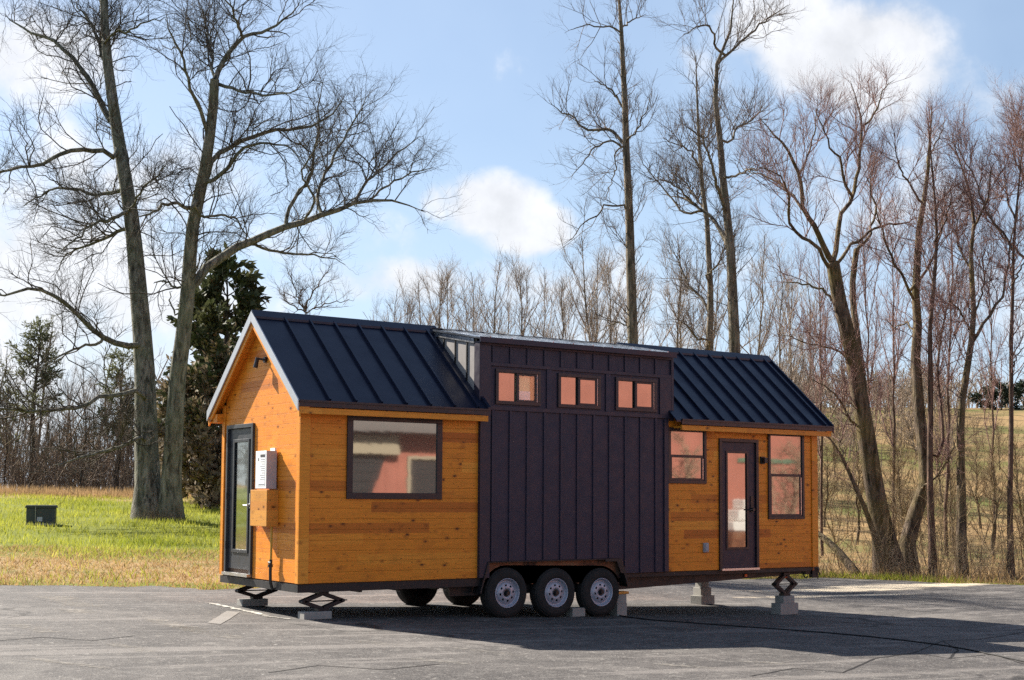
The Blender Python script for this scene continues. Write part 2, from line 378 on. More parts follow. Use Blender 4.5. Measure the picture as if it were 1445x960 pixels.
# ------------------------------------------------------------------ ground and asphalt lot
def axis_lines(a, b, step, far):
    core = list(np.arange(a, b+1e-6, step)); s = step
    lo = [a]; hi = [core[-1]]
    while hi[-1] < far: s *= 1.22; hi.append(hi[-1]+s); lo.append(lo[-1]-s)
    return np.array(sorted(lo[1:])+core+hi[1:])
us = axis_lines(-44, 44, .8, 900); ds = axis_lines(-30, 72, .8, 1500)
U, D = np.meshgrid(us, ds, indexing='ij'); X, Y = XY(U, D)
Z = H(X, Y)-.06*sst(.1, -.8, D-edge(U))
n, m = U.shape; idx = np.arange(n*m).reshape(n, m)
quads = np.stack([idx[:-1,:-1], idx[1:,:-1], idx[1:,1:], idx[:-1,1:]], -1).reshape(-1, 4)
me = np_mesh('ground', np.stack([X, Y, Z], -1).reshape(-1, 3), [quads])
dE = D-edge(U); rgt = sst(3, 9, U)
cov = np.zeros((n, m, 3)); cov[..., 0] = np.maximum(sst(7.2, 3.8, dE)*sst(.2, 1.2, dE)*.95, .9*sst(50, 56, D)*(1-rgt)); cov[..., 1] = rgt*sst(2, 6, dE); cov[..., 2] = np.maximum((1-rgt)*sst(57, 60, D), .75*rgt*sst(1, 3, dE)*sst(9, 5, dE))
at_ = me.attributes.new('cover', 'FLOAT_VECTOR', 'POINT'); at_.data.foreach_set('vector', cov.reshape(-1).astype(np.float32))
tag(link('ground', me, M['ground']), kind='structure')
ua = np.arange(-60, 66, .2); rows = 60
S = np.linspace(0, 1, rows); DA = -45+(edge(ua)[:, None]+45)*S[None, :]; UA = np.repeat(ua[:, None], rows, 1)
XA, YA = XY(UA, DA); ZA = H(XA, YA)+.004
idx = np.arange(len(ua)*rows).reshape(len(ua), rows)
q = np.stack([idx[:-1,:-1], idx[1:,:-1], idx[1:,1:], idx[:-1,1:]], -1).reshape(-1, 4)
tag(link('asphalt_lot', np_mesh('asphalt_lot', np.stack([XA, YA, ZA], -1).reshape(-1, 3), [q]), M['asphalt']), kind='structure')
def sheet(name, poly, mat, dz, label=None):
    """thin irregular painted sheet following the lot; poly: list of (x,y)"""
    mb = MB(); mb.add([(x, y, Hp(x, y)+dz) for x, y in poly], [tuple(range(len(poly)))])
    return tag(mb.build(name, mat), kind='structure')
def ragged(a, b, w, n, seed):
    r = np.random.default_rng(seed); a = np.array(a); b = np.array(b); t = (b-a)/np.linalg.norm(b-a); nn = np.array([-t[1], t[0]])
    L = np.linalg.norm(b-a); s = np.linspace(0, L, n)
    up = [tuple(a+t*x+nn*(w/2+r.uniform(-.3, .25)*w)) for x in s]; dn = [tuple(a+t*x-nn*(w/2+r.uniform(-.3, .25)*w)) for x in s]
    return up+dn[::-1]
sheet('painted_line', ragged((-.05, 2.9), (-.12, .75), .11, 22, 3), M['paint'], .010)
sheet('painted_line', ragged((-.22, .6), (-.05, .1), .09, 8, 5), M['paint'], .010)


def gpt(px, py):
    """where a ray from the viewpoint meets the lot"""
    d = ray(px, py); t = 12.0
    for _ in range(60):
        p = CAM+d*t; t += (p[2]-Hp(p[0], p[1]))/max(.02, -d[2])*.7
    return (p[0], p[1])
for k, (a, b, wd) in enumerate([((70,842),(122,857),.30), ((98,860),(116,866),.22), ((208,874),(330,902),.16), ((250,884),(290,893),.22), ((345,864),(372,869),.2), ((150,908),(215,921),.10),
        ((500,905),(560,912),.14), ((585,930),(660,938),.10), ((40,930),(150,944),.08), ((640,915),(735,926),.07), ((930,938),(1010,944),.10), ((1030,933),(1120,938),.07), ((1170,868),(1230,866),.10), ((20,882),(75,893),.14)]):
    sheet('scuff_mark', ragged(gpt(*a), gpt(*b), wd*1.7, 26, 40+k), M['scuff'], .007)
for k, pts_ in enumerate([[(1190,950),(1235,930),(1290,922),(1330,905),(1380,903),(1445,893)], [(1290,922),(1340,930),(1400,924),(1445,938)], [(1060,955),(1120,944),(1190,950)], [(1330,905),(1352,918),(1340,930)], [(0,905),(60,900),(130,905),(190,898)], [(380,950),(450,940),(540,946),(620,938)]]):
    for j in range(len(pts_)-1):
        sheet('asphalt_crack', ragged(gpt(*pts_[j]), gpt(*pts_[j+1]), .030, 9, 90+7*k+j), M['crack'], .006)
sheet('asphalt_patch', [gpt(292, 880), gpt(306, 872), gpt(320, 863), gpt(338, 865), gpt(325, 874), gpt(311, 882)], M['patch'], .009)
# ------------------------------------------------------------------ the tiny house
L, W, X1, X2 = 9.63, 2.60, 2.76, 6.28
ZB, ZE, ZR, OY, OXL, OXR = .615, 2.975, 4.285, .24, .15, .17
SL = (ZR-ZE)/(W/2+OY)
def roofz(y): return ZR-SL*abs(y-W/2)
house = empty('tiny_house', (0, 0, 0), 'long cedar and black tiny house on a three axle trailer', 'tiny house')
def boards(mb, u0, u1, z0, z1, holes, place, top=None, pitch=.14):
    """horizontal boards cut round the holes; place(ua, ub, poly z) adds one board"""
    zs = list(np.arange(z0, z1, pitch))+[z1]
    for i in range(len(zs)-1):
        cuts = sorted({zs[i], zs[i+1]} | {h for q in holes for h in q[2:] if zs[i] < h < zs[i+1]})
        for za, zb in zip(cuts[:-1], cuts[1:]):
            if zb-za < .004: continue
            g0 = .001 if za == zs[i] else 0; g1 = .001 if zb == zs[i+1] else 0
            segs = [(u0, u1)]
            for h in holes:
                if h[2] < (za+zb)/2 < h[3]:
                    ns = []
                    for a, b in segs:
                        if h[1] <= a or h[0] >= b: ns.append((a, b)); continue
                        if a < h[0]: ns.append((a, h[0]))
                        if b > h[1]: ns.append((h[1], b))
                    segs = ns
            for a, b in segs: place(mb, a, b, za+g0, zb-g1)
def front_board(mb, a, b, za, zb): mb.box(a, b, 0, .022, za, zb)
H_PIC = (.69, 2.13, 1.74, 2.84); H_SINK = (6.32, 7.08, 2.01, 2.86); H_DOOR = (7.38, 8.25, .5, 2.73); H_SIDE = (8.50, 9.30, 1.44, 2.84)
mb = MB(); boards(mb, .13, X1, ZB, 3.05, [H_PIC], front_board); lw = mb.build('cedar_wall', M['cedar'], house, bevel=.002)
mb = MB(); boards(mb, X2+.0, L-.12, ZB, 3.05, [H_SINK, H_DOOR, H_SIDE], front_board); rw = mb.build('cedar_wall', M['cedar'], house, bevel=.002)
# gable boards
H_GD = (1.48, 2.42, .5, 2.77)
def gable_board(mb, a, b, za, zb):
    ya = max(a, W/2-(ZR-.06-za)/SL); yb = min(b, W/2+(ZR-.06-za)/SL)
    yc = max(a, W/2-(ZR-.06-zb)/SL); yd = min(b, W/2+(ZR-.06-zb)/SL)
    if yb-ya < .02: return
    if yd < yc: yc = yd = W/2
    mb.prism([(ya, za), (yb, za), (yd, zb), (yc, zb)], 0, 0, .022)
mb = MB(); boards(mb, .075, W-.075, ZB, ZR-.08, [H_GD], gable_board); mb.build('gable_wall', M['cedar'], house, bevel=.002)
mb = MB(); 
for p in ([(0.05, .55), (W-.05, .55), (W-.05, 3.0), (W/2, ZR-.1), (.05, 3.0)],): mb.prism(p, 0, L-.05, L-.02)
mb.build('gable_wall', M['cedar'], house)
# backing, floor, back wall (closes the box)
def holewall(x0, x1, z0, z1, holes, y0, y1):
    m = MB(); xs = sorted({x0, x1} | {h[i] for h in holes for i in (0, 1)}); zs = sorted({z0, z1} | {min(max(h[i], z0), z1) for h in holes for i in (2, 3)})
    for a, b in zip(xs[:-1], xs[1:]):
        for c, d in zip(zs[:-1], zs[1:]):
            if d-c < 1e-4: continue
            if any(h[0] < (a+b)/2 < h[1] and h[2] < (c+d)/2 < h[3] for h in holes): continue
            m.box(a, b, y0, y1, c, d)
    return m
mb = holewall(.024, L-.06, .56, 3.0, [H_PIC, H_SINK, H_DOOR, H_SIDE], .024, .09); mb.box(.024, L-.06, W-.06, W-.024, .56, 3.0); mb.box(.024, L-.06, .09, W-.06, .56, .61)
mb.box(.03, .06, .09, W-.06, .61, 3.0)
mb.build('wall_frame', M['interior'], house)
mb = MB(); mb.box(0, L, W-.022, W, ZB, 3.0); mb.build('back_wall', M['cedar'], house)
# corner boards
mb = MB(); mb.box(0-.02, .13, -.02, -.001, ZB, 3.0); mb.box(-.02, -.001, 0, .075, ZB, 3.07); mb.build('corner_trim', M['cedar_trim'], house, bevel=.003)
mb = MB(); mb.box(-.02, -.001, W-.075, W, ZB, 3.07); mb.box(-.02, .1, W+.001, W+.02, ZB, 3.06); mb.build('corner_trim', M['cedar_trim'], house, bevel=.003)
mb = MB(); mb.box(L-.12, L+.02, -.02, -.001, ZB, 3.0); mb.box(L+.001, L+.02, 0, .1, ZB, 3.0); mb.build('corner_trim', M['cedar_trim'], house, bevel=.003)
# ---- roofs
def roof_part(xa, xb, seams, first, step, name='metal_roof'):
    m = MB(); th = .028
    for s in (0, 1):
        e, z0 = (-OY, ZE) if s == 0 else (W+OY, ZE)
        m.prism([(e, z0), (W/2, ZR), (W/2, ZR-th), (e, z0-th)], 0, xa, xb)
        dy = -1 if s == 0 else 1; nx = np.array([dy*SL, 1.0]); nx /= np.linalg.norm(nx)
        for k in range(seams):
            x = first+k*step
            if x > xb-.03: break
            a = np.array([e-dy*.02, z0+.02*SL]); b = np.array([W/2+dy*.06, ZR-.06*SL])
            m.prism([tuple(a), tuple(b), tuple(b+nx*.042), tuple(a+nx*.042)], 0, x-.014, x+.014)
    return m.build(name, M['roof'], house)
rl = roof_part(-OXL, X1+.03, 7, .30, .385)
rr = roof_part(X2-.0, L+OXR, 10, X2+.33, .335)
def ridge_cap(x0, x1, par):
    m = MB(); m.prism([(W/2-.11, ZR-.11*SL+.045), (W/2, ZR+.05), (W/2+.11, ZR-.11*SL+.045), (W/2+.11, ZR-.11*SL+.012), (W/2, ZR+.012), (W/2-.11, ZR-.11*SL+.012)], 0, x0, x1)
    m.build('ridge_cap', M['roof'], par)
ridge_cap(-OXL-.012, X1+.03, rl); ridge_cap(X2+.05, L+OXR+.01, rr)
def slope_strip(m, xa, xb, off_top, off_bot, both=True, ext=.0):
    """a strip that follows both slopes, between two vertical offsets below the roof surface"""
    for s in ((0, 1) if both else (0,)):
        e = -OY-ext if s == 0 else W+OY+ext; z = ZE-ext*SL
        m.prism([(e, z-off_top), (W/2, ZR-off_top), (W/2, ZR-off_bot), (e, z-off_bot)], 0, xa, xb)
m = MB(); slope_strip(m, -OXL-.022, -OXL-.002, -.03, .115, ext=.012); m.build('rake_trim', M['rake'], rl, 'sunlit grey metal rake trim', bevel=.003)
m = MB(); slope_strip(m, -OXL+.004, -OXL+.028, .118, .20); m.build('rake_board', M['cedar_trim'], house)
m = MB(); slope_strip(m, -OXL+.004, 0.0, .034, .085); m.box(-OXL+.03, -.021, W-.03, W+OY-.012, ZE-.15, ZE-.03); m.build('soffit', M['cedar'], house)
m = MB(); slope_strip(m, X1+.005, X1+.05, -.055, .05, both=False, ext=.01); m.build('rake_trim', M['roof'], rl)
m = MB(); slope_strip(m, L+OXR-.02, L+OXR+.012, -.05, .09, ext=.012); m.build('rake_trim', M['roof'], rr)
m = MB(); slope_strip(m, L, L+OXR-.02, .034, .085); m.build('soffit', M['cedar'], house)
def eave(xa, xb, roof):
    m = MB(); m.box(xa, xb, -OY-.012, -OY+.006, ZE-.066, ZE-.004); m.box(xa, xb, -OY-.03, -OY+.01, ZE-.006, ZE+.02); m.build('drip_edge', M['frame'], roof)
    m = MB(); m.box(xa+.02, xb, -OY+.012, -OY+.05, ZE-.155, ZE-.075); m.box(xa+.02, xb, -OY+.05, -.022, ZE-.12, ZE-.09); m.build('fascia', M['cedar_trim'], house, bevel=.002)
    m = MB(); m.box(xa+.02, xb, W+OY-.05, W+OY-.012, ZE-.155, ZE-.04); m.box(xa+.02, xb, W+.022, W+OY-.05, ZE-.12, ZE-.09); m.build('fascia', M['cedar_trim'], house)
eave(-OXL+.006, X1+.02, rl); eave(X2+.1, L+OXR-.03, rr)
# ---- loft dormer of dark board and batten
DX0, DX1, DZ = X1, X2+.05, 4.0
DF = -.03
DW = [(3.02, 3.81), (4.13, 4.93), (5.22, 6.04)]; WZ = (3.09, 3.60)
poly = [(DX0, ZB-.005), (2.80, ZB-.005), (2.92, .845), (5.30, .845), (5.44, .62), (6.275, .62), (6.275, 2.99), (DX1, 2.99), (DX1, DZ), (DX0, DZ)]
m = MB()
# wall panel split round the loft windows and the wheel arch
cols = sorted({DX0, 2.92, 5.30, 5.44, 6.275, DX1} | {a for p in DW for a in p})
for a, b in zip(cols[:-1], cols[1:]):
    c = (a+b)/2
    zlo = .845 if 2.92 <= c <= 5.30 else (2.99 if c > 6.275 else ZB)
    if 5.30 < c < 5.44: m.prism([(a, .845), (b, ZB), (b, WZ[0]), (a, WZ[0])], 1, DF, .0); m.box(a, b, DF, 0, WZ[1], DZ); continue
    if any(p[0] < c < p[1] for p in DW):
        m.box(a, b, DF, .0, zlo, WZ[0]); m.box(a, b, DF, .0, WZ[1], DZ)
    else: m.box(a, b, DF, .0, zlo, DZ)
dw = m.build('dark_wall', M['dark_siding'], house)
m = MB()
bx = [2.98+.3045*k for k in range(11)]
for x in bx:
    z0 = .845 if 2.9 < x < 5.33 else (ZB if x > 5.44 else .72)
    m.box(x-.019, x+.019, DF-.021, DF, z0, 3.0)
    m.box(x-.019, x+.019, DF-.021, DF, 3.685, 3.925)
for x in (3.97, 5.075): m.box(x-.045, x+.045, DF-.021, DF, 3.06, 3.685)
for x in (3.97-.08, 3.97+.08): pass
m.build('batten', M['dark_siding'], dw, bevel=.002)
m = MB()
m.box(DX0+.17, DX1, DF-.026, DF, 3.0, 3.06); m.box(DX0+.17, DX1, DF-.026, DF, 3.635, 3.685); m.box(DX0, DX1, DF-.03, DF, 3.925, DZ)
m.box(DX0, DX0+.17, DF-.026, DF, ZB, 3.925); m.box(DX0-.022, DX0, DF-.026, .09, 2.99, 3.98)
m.box(6.10, DX1, DF-.026, DF, 3.06, 3.635); m.box(DX1, DX1+.05, DF-.03, .10, 2.97, DZ+.02)
m.box(6.19, 6.275, DF-.026, DF, .62, 2.99)
m.build('trim', M['dark_trim'], dw, bevel=.003)
def shedz(y): return 4.02+.183*(y+.12)
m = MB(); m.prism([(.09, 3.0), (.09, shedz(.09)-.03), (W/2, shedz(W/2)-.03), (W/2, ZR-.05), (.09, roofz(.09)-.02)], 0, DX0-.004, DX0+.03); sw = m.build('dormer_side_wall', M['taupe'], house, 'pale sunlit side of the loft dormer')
for y in (.30, .62, .94): MB().box(DX0-.022, DX0-.004, y-.011, y+.011, roofz(y)-.1, shedz(y)-.07).build('batten', M['steel_black'], sw)
m = MB(); m.prism([(.09, shedz(.09)-.10), (.09, shedz(.09)-.03), (W/2, shedz(W/2)-.03), (W/2, shedz(W/2)-.10)], 0, DX0-.03, DX0-.005); m.build('top_trim', M['silver'], sw)
m = MB(); m.prism([(.1, 3.2), (.1, shedz(.1)-.03), (W/2, shedz(W/2)-.03), (W/2, ZR-.05)], 0, DX1, DX1+.03); m.build('dormer_side_wall', M['dark_siding'], house)
m = MB(); m.prism([(-.12, 4.0), (-.12, 4.025), (W/2, shedz(W/2)+.005), (W/2, shedz(W/2)-.025)], 0, DX0-.06, DX1+.03)
m.prism([(W/2, shedz(W/2)+.005), (W/2, shedz(W/2)-.025), (W+OY, ZE-.03), (W+OY, ZE)], 0, X1, X2+.1)
sr = m.build('shed_roof', M['shed_metal'], house)
m = MB()
for k in range(10):
    x = DX0+.12+k*.37; m.prism([(-.12, 4.026), (-.12, 4.05), (W/2-.12, shedz(W/2-.12)+.030), (W/2-.12, shedz(W/2-.12)+.006)], 0, x-.011, x+.011)
m.build('seam', M['shed_metal'], sr)
m = MB(); m.box(DX0-.065, DX1+.04, -.145, -.121, 3.955, 4.032); m.build('drip_edge', M['roof'], sr)
m = MB(); m.prism([(W/2-.1, shedz(W/2)-.0), (W/2-.1, shedz(W/2)+.012), (W/2+.08, shedz(W/2)+.012), (W/2+.08, shedz(W/2)-.03)], 0, DX0-.07, DX1-.0); m.build('ridge_cap', M['roof'], sr)
# ---- windows
def window(x0, x1, z0, z1, yb, fw, kind, label=None):
    y0, y1 = yb-.028, yb+.05
    m = MB()
    def ring(a, b, c, d, w, ya, yb_):
        m.box(a, b, ya, yb_, c, c+w); m.box(a, b, ya, yb_, d-w, d); m.box(a, a+w, ya, yb_, c+w, d-w); m.box(b-w, b, ya, yb_, c+w, d-w)
    ring(x0, x1, z0, z1, fw, y0, y1)
    o = m.build('window', M['frame'], house, label, bevel=.003)
    a, b, c, d = x0+fw, x1-fw, z0+fw, z1-fw
    if kind == 'fixed':
        MB().box(a, b, yb-.008, yb+.002, c, d).build('pane', M['pane'], o)
    elif kind == 'slider':
        xm = (a+b)/2
        MB().box(a, xm-.02, yb+.026, yb+.034, c, d).build('pane', M['pane'], o)
        s = MB(); x = xm-.02
        for q in ((x, b, c, c+.028), (x, b, d-.028, d), (x, x+.04, c+.028, d-.028), (b-.04, b, c+.028, d-.028)): s.box(q[0], q[1], yb-.012, yb+.014, q[2], q[3])
        s.build('sash', M['frame'], o, bevel=.002)
        MB().box(x+.04, b-.04, yb+.0, yb+.006, c+.028, d-.028).build('pane', M['pane'], o)
        MB().box(b-.012, b-.004, yb-.018, yb-.013, c, d).build('reveal_highlight', M['silver'], o)  # silver strip paints the highlight on the frame's right reveal
    else:
        zm = kind
        MB().box(a, b, yb-.006, yb+.002, zm, d).build('pane', M['pane'], o)
        s = MB()
        for q in ((a, b, zm-.022, zm+.022), (a, b, c, c+.035), (a, a+.03, c+.035, zm-.022), (b-.05, b, c+.035, zm-.022)): s.box(q[0], q[1], yb-.014, yb+.02, q[2], q[3])
        s.build('sash', M['frame'], o, bevel=.002)
        MB().box(a+.03, b-.05, yb-.004, yb+.002, c+.035, zm-.022).build('pane', M['pane'], o)
        MB().box(b-.026, b-.016, yb-.017, yb-.013, c+.02, zm-.03).build('reveal_highlight', M['silver'], o)
    return o
window(.67, 2.15, 1.72, 2.855, .0, .085, 'fixed', 'large square picture window')
for a, b in DW: window(a, b, WZ[0], WZ[1], DF, .05, 'slider')
lo_ = [o for o in house.children if o.name.startswith('window')][1]
pn = [o for o in lo_.children if o.name.startswith('pane')][-1]; pn.data.materials.clear(); pn.data.materials.append(M['pane_clear'])
MB().box(3.40, 3.77, .012, .02, 3.11, 3.58).build('backdrop', M['backdrop'], lo_)  # added panels coloured like the bright view through the opposite window
MB().box(3.42, 3.66, .002, .01, 3.12, 3.30).build('backdrop', M['white_tarp'], lo_, 'white lace at the foot of the added curtain')
MB().box(3.66, 3.77, .002, .01, 3.11, 3.58).build('backdrop', M['cedar_box'], lo_, 'brown edge of the added curtain')
window(6.30, 7.10, 1.99, 2.87, .0, .05, 2.42, 'small single hung window')
window(8.48, 9.32, 1.42, 2.86, .0, .05, 2.15, 'tall single hung window beside the door')
# ---- entrance door
m = MB(); m.box(7.38, 7.435, -.03, .08, .635, 2.73); m.box(8.195, 8.25, -.03, .08, .635, 2.73); m.box(7.435, 8.195, -.03, .08, 2.675, 2.73)
dr = m.build('door', M['frame'], house, 'dark brown entrance door with a long glass', bevel=.003)
m = MB(); 
for q in ((7.44, 7.545, .70, 2.67), (8.03, 8.19, .70, 2.67), (7.44, 8.19, .638, .698), (7.545, 8.03, .70, .94), (7.545, 8.03, 2.525, 2.67)): m.box(q[0], q[1], .005, .05, q[2], q[3])
m.build('door_leaf', M['dark_trim'], dr)
m = MB()
for q in ((7.54, 7.575, .935, 2.53), (8.0, 8.035, .935, 2.53), (7.575, 8.0, .935, .97), (7.575, 8.0, 2.495, 2.53)): m.box(q[0], q[1], -.008, .004, q[2], q[3])
m.build('glazing_bead', M['frame'], dr)
MB().box(7.56, 8.02, .015, .024, .95, 2.515).build('pane', M['pane'], dr)
m = MB(); m.cyl((8.115, .004, 1.58), (8.115, -.05, 1.58), .028); m.cyl((8.115, -.035, 1.58), (8.01, -.045, 1.575), .011); m.box(8.085, 8.145, -.008, .004, 1.54, 1.80); m.build('handle', M['black'], dr)
MB().box(7.40, 8.23, -.06, .06, .60, .634).build('threshold', M['silver'], dr)
m = MB(); m.box(8.30, 8.40, -.03, -.001, 2.33, 2.45); m.box(8.315, 8.385, -.10, -.03, 2.345, 2.435); m.build('wall_light', M['black'], house, bevel=.006)
m = MB(); m.box(7.03, 7.13, -.035, -.001, .90, 1.05); m.box(7.045, 7.115, -.055, -.035, .92, 1.04); m.build('outlet_box', M['grey_plastic'], house, bevel=.006)
# ---- gable door
m = MB(); m.box(-.035, .07, 1.48, 1.535, .665, 2.77); m.box(-.035, .07, 2.365, 2.42, .665, 2.77); m.box(-.035, .07, 1.535, 2.365, 2.715, 2.77)
gd = m.build('door', M['door_dark'], house, 'charcoal end door with a long glass', bevel=.003)
m = MB()
for q in ((1.54, 1.65, .72, 2.71), (2.20, 2.36, .72, 2.71), (1.65, 2.20, .72, .97), (1.65, 2.20, 2.53, 2.71)): m.box(.004, .05, q[0], q[1], q[2], q[3])
m.build('door_leaf', M['door_dark'], gd)
m = MB()
for q in ((1.64, 1.685, .95, 2.56), (2.165, 2.21, .95, 2.56), (1.685, 2.165, .95, .995), (1.685, 2.165, 2.515, 2.56)): m.box(-.014, .003, q[0], q[1], q[2], q[3])
m.build('glazing_bead', M['door_dark'], gd, bevel=.004)
MB().box(.012, .02, 1.67, 2.18, .98, 2.53).build('pane', M['pane_door'], gd)
m = MB(); m.cyl((.004, 1.59, 1.62), (-.055, 1.59, 1.62), .026); m.cyl((-.05, 1.59, 1.62), (-.055, 1.70, 1.62), .012); m.box(-.008, .004, 1.565, 1.615, 1.58, 1.79); m.build('handle', M['silver'], gd)
MB().box(-.075, .06, 1.50, 2.40, .625, .664).build('threshold', M['silver'], gd)
for z in (1.0, 1.7, 2.45): MB().cyl((-.03, 2.365, z), (-.03, 2.365, z+.1), .012, n=8).build('hinge', M['black'], gd)
# ---- water heater, wooden box, pipes, security light
m = MB(); m.box(-.17, -.024, .69, 1.05, 1.85, 2.36); wh = m.build('water_heater', M['white_metal'], house, 'white water heater cabinet with a label sheet', bevel=.006)
m = MB(); m.box(-.172, -.024, .686, .6895, 1.85, 2.36); m.build('side_panel', simple('heater_grey_side', (.42,.40,.44), .4), wh)
MB().box(-.05, -.024, .70, .84, 2.361, 2.40).build('vent_bracket', M['white_metal'], wh)
MB().box(-.1725, -.1705, .74, .97, 1.89, 2.335).build('label_sheet', simple('label_paper', (.86,.85,.8), .6), wh)
m = MB(); r_ = np.random.default_rng(4)
m.box(-.1745, -.173, .745, .885, 2.275, 2.312); m.box(-.1745, -.173, .93, .955, 2.225, 2.265)
for z in np.arange(1.97, 2.25, .030): m.box(-.174, -.173, .75, .75+r_.uniform(.08, .15), z, z+.005)
for y in np.arange(.75, .94, .032): m.box(-.174, -.173, y, y+.018, 1.90, 1.915)
m.build('label_print', M['ink'], wh)
m = MB(); m.box(-.17, -.0005, .66, 1.20, 1.345, 1.835); wb = m.build('wooden_box', M['cedar_box'], house, bevel=.004)
m = MB(); m.path([(-.06, .68+.05, 1.345), (-.06, .73, 1.05), (-.062, .73, .86)], .016); m.build('gas_pipe', M['yellow_pipe'], house)
m = MB(); m.path([(-.062, .73, .90), (-.066, .735, .75), (-.06, .74, .60), (-.03, .74, .50)], .022); m.cyl((-.075, .70, .86), (-.075, .77, .86), .016); m.box(-.10, -.04, .715, .748, .80, .84); m.build('hose', M['black'], house)
m = MB(); m.cyl((-.001, 1.14, 3.63), (-.035, 1.14, 3.63), .042); m.cyl((-.03, 1.14, 3.63), (-.11, 1.19, 3.645), .016); m.cyl((-.11, 1.19, 3.66), (-.125, 1.22, 3.52), .026, .034); m.build('security_light', M['frame'], house)
# ---- chassis
m = MB()
m.box(.0, X1+.05, -.002, .06, .50, .60); m.box(-.012, .05, .0, W, .50, .60); m.box(.0, L, W-.06, W, .50, .60); m.box(X1+.05, L-.12, .02, .08, .545, .60)
m.prism([(2.4, .5), (2.4, .36), (5.5, .355), (9.42, .49), (9.42, .6), (2.4, .6)], 1, .16, .24)
m.prism([(.3, .52), (2.4, .40), (9.42, .49), (9.42, .6), (.3, .6)], 1, W-.4, W-.3)
for x in np.arange(.4, 9.5, .61): m.box(x, x+.05, .24, W-.3, .46, .56)
m.box(L-.12, L+.1, .15, .9, .48, .58); m.box(.05, L-.1, .08, W-.06, .535, .555)
ch = m.build('trailer_chassis', M['steel_black'], house)
m = MB(); m.box(L+.02, L+.16, .12, .2, .42, .64); m.cyl((L+.1, .16, .56), (L+.2, .16, .56), .03); m.build('hitch_bracket', M['steel_black'], ch)
MB().path([(L-.22, .1, .49), (L-.2, .1, .44), (L-.15, .1, .425), (L-.12, .1, .45)], .012).build('hook', M['steel_black'], ch)
MB().path([(L+.12, .1, .58), (L+.16, .09, .48), (L+.12, .1, .40)], .012).build('safety_chain', M['steel_black'], ch)
for x in (8.11,): 
    m = MB(); m.box(x-.03, x+.03, .135, .16, .475, .52); m.build('marker_light', M['orange_lens'], ch, bevel=.006)
m = MB(); m.box(8.98, 9.10, .135, .158, .435, .475); m.build('marker_light', M['orange_lens'], ch, bevel=.006)
# fender: rusty plate inside the wheel arch, black edge outside
WX = [(3.255, .388), (4.124, .362), (4.965, .343)]
TR = .362
m = MB(); m.prism([(2.93, .60), (2.93, .835), (5.30, .835), (5.30, .60)], 1, .235, .25)
# inner arch plate with scallops round the tyres
top = [(2.95, .838), (5.27, .838)]
low = [(5.27, .62)]
for (x, z) in WX[::-1]:
    for a in np.linspace(20, 160, 11): low.append((x+.415*math.cos(math.radians(a)), z+.395*math.sin(math.radians(a))))
low.append((2.95, .62))
m.prism(top+[p for p in low], 1, .02, .032)
fd = m.build('fender', M['rust'], house, 'rusty fender plate over the wheels')
m = MB()
out = [(2.76, .40), (2.78, .47), (2.90, .842), (5.31, .842), (5.47, .42)]; inn = [(5.44, .41), (5.285, .83), (2.925, .83), (2.805, .48), (2.785, .40)]
m.prism(out+inn, 1, -.075, .12)
m.prism([(5.0, .843), (5.31, .843), (5.40, .62), (5.30, .62), (5.22, .80), (5.0, .80)], 1, -.082, -.076)
m.build('fender_edge', M['steel_black'], fd)
def wheel(x, z, yo, sgn, par):
    """sgn -1: outer face towards -Y at yo"""
    c = (x, yo, z); s = -sgn
    tp = [(.205, .012), (.225, .0), (.25, -.006), (.30, -.006), (.333, .008), (.345, .022), (.345, .018+.012), (TR-.004, .034), (TR, .05), (TR, .088), (TR-.009, .090), (TR-.009, .098), (TR, .10), (TR, .128), (TR-.009, .13), (TR-.009, .138), (TR, .14), (TR, .165), (TR-.012, .19), (.33, .208), (.25, .216), (.205, .205)]
    rp = [(.207, .012), (.212, .0), (.205, -.004), (.198, .004), (.192, .03), (.180, .045), (.172, .05), (.160, .045), (.148, .030), (.124, .020), (.098, .017), (.085, .012), (.055, .014), (.05, .04)]
    sk = lambda k, j: (j == 9 and (k % 8) in (0, 1, 2))
    rim = MB().lathe(c, [(r, y*s) for r, y in rp], 64, sk).build('wheel', M['rim'], par, smooth=True)
    MB().lathe(c, [(r, y*s) for r, y in tp], 56).build('tyre', M['rubber'], rim, smooth=False)
    m = MB(); m.lathe(c, [(0.0, .07*s), (.19, .07*s)], 32); m.cyl((x, yo+.16*s, z), (x, yo+.02*s, z), .05); m.build('drum', M['black'], rim)
    m = MB(); m.cyl((x, yo+.03*s, z), (x, yo-.028*s, z), .036, .030, 20)
    m.build('hub_cap', M['black'], rim)
for x, z in WX: wheel(x, z, -.035, -1, house)
for x, z in WX: wheel(x, z, W+.03, 1, house)
m = MB()
for x, z in WX: m.cyl((x, .1, z), (x, W-.1, z), .04)
m.build('axle', M['steel_black'], ch)
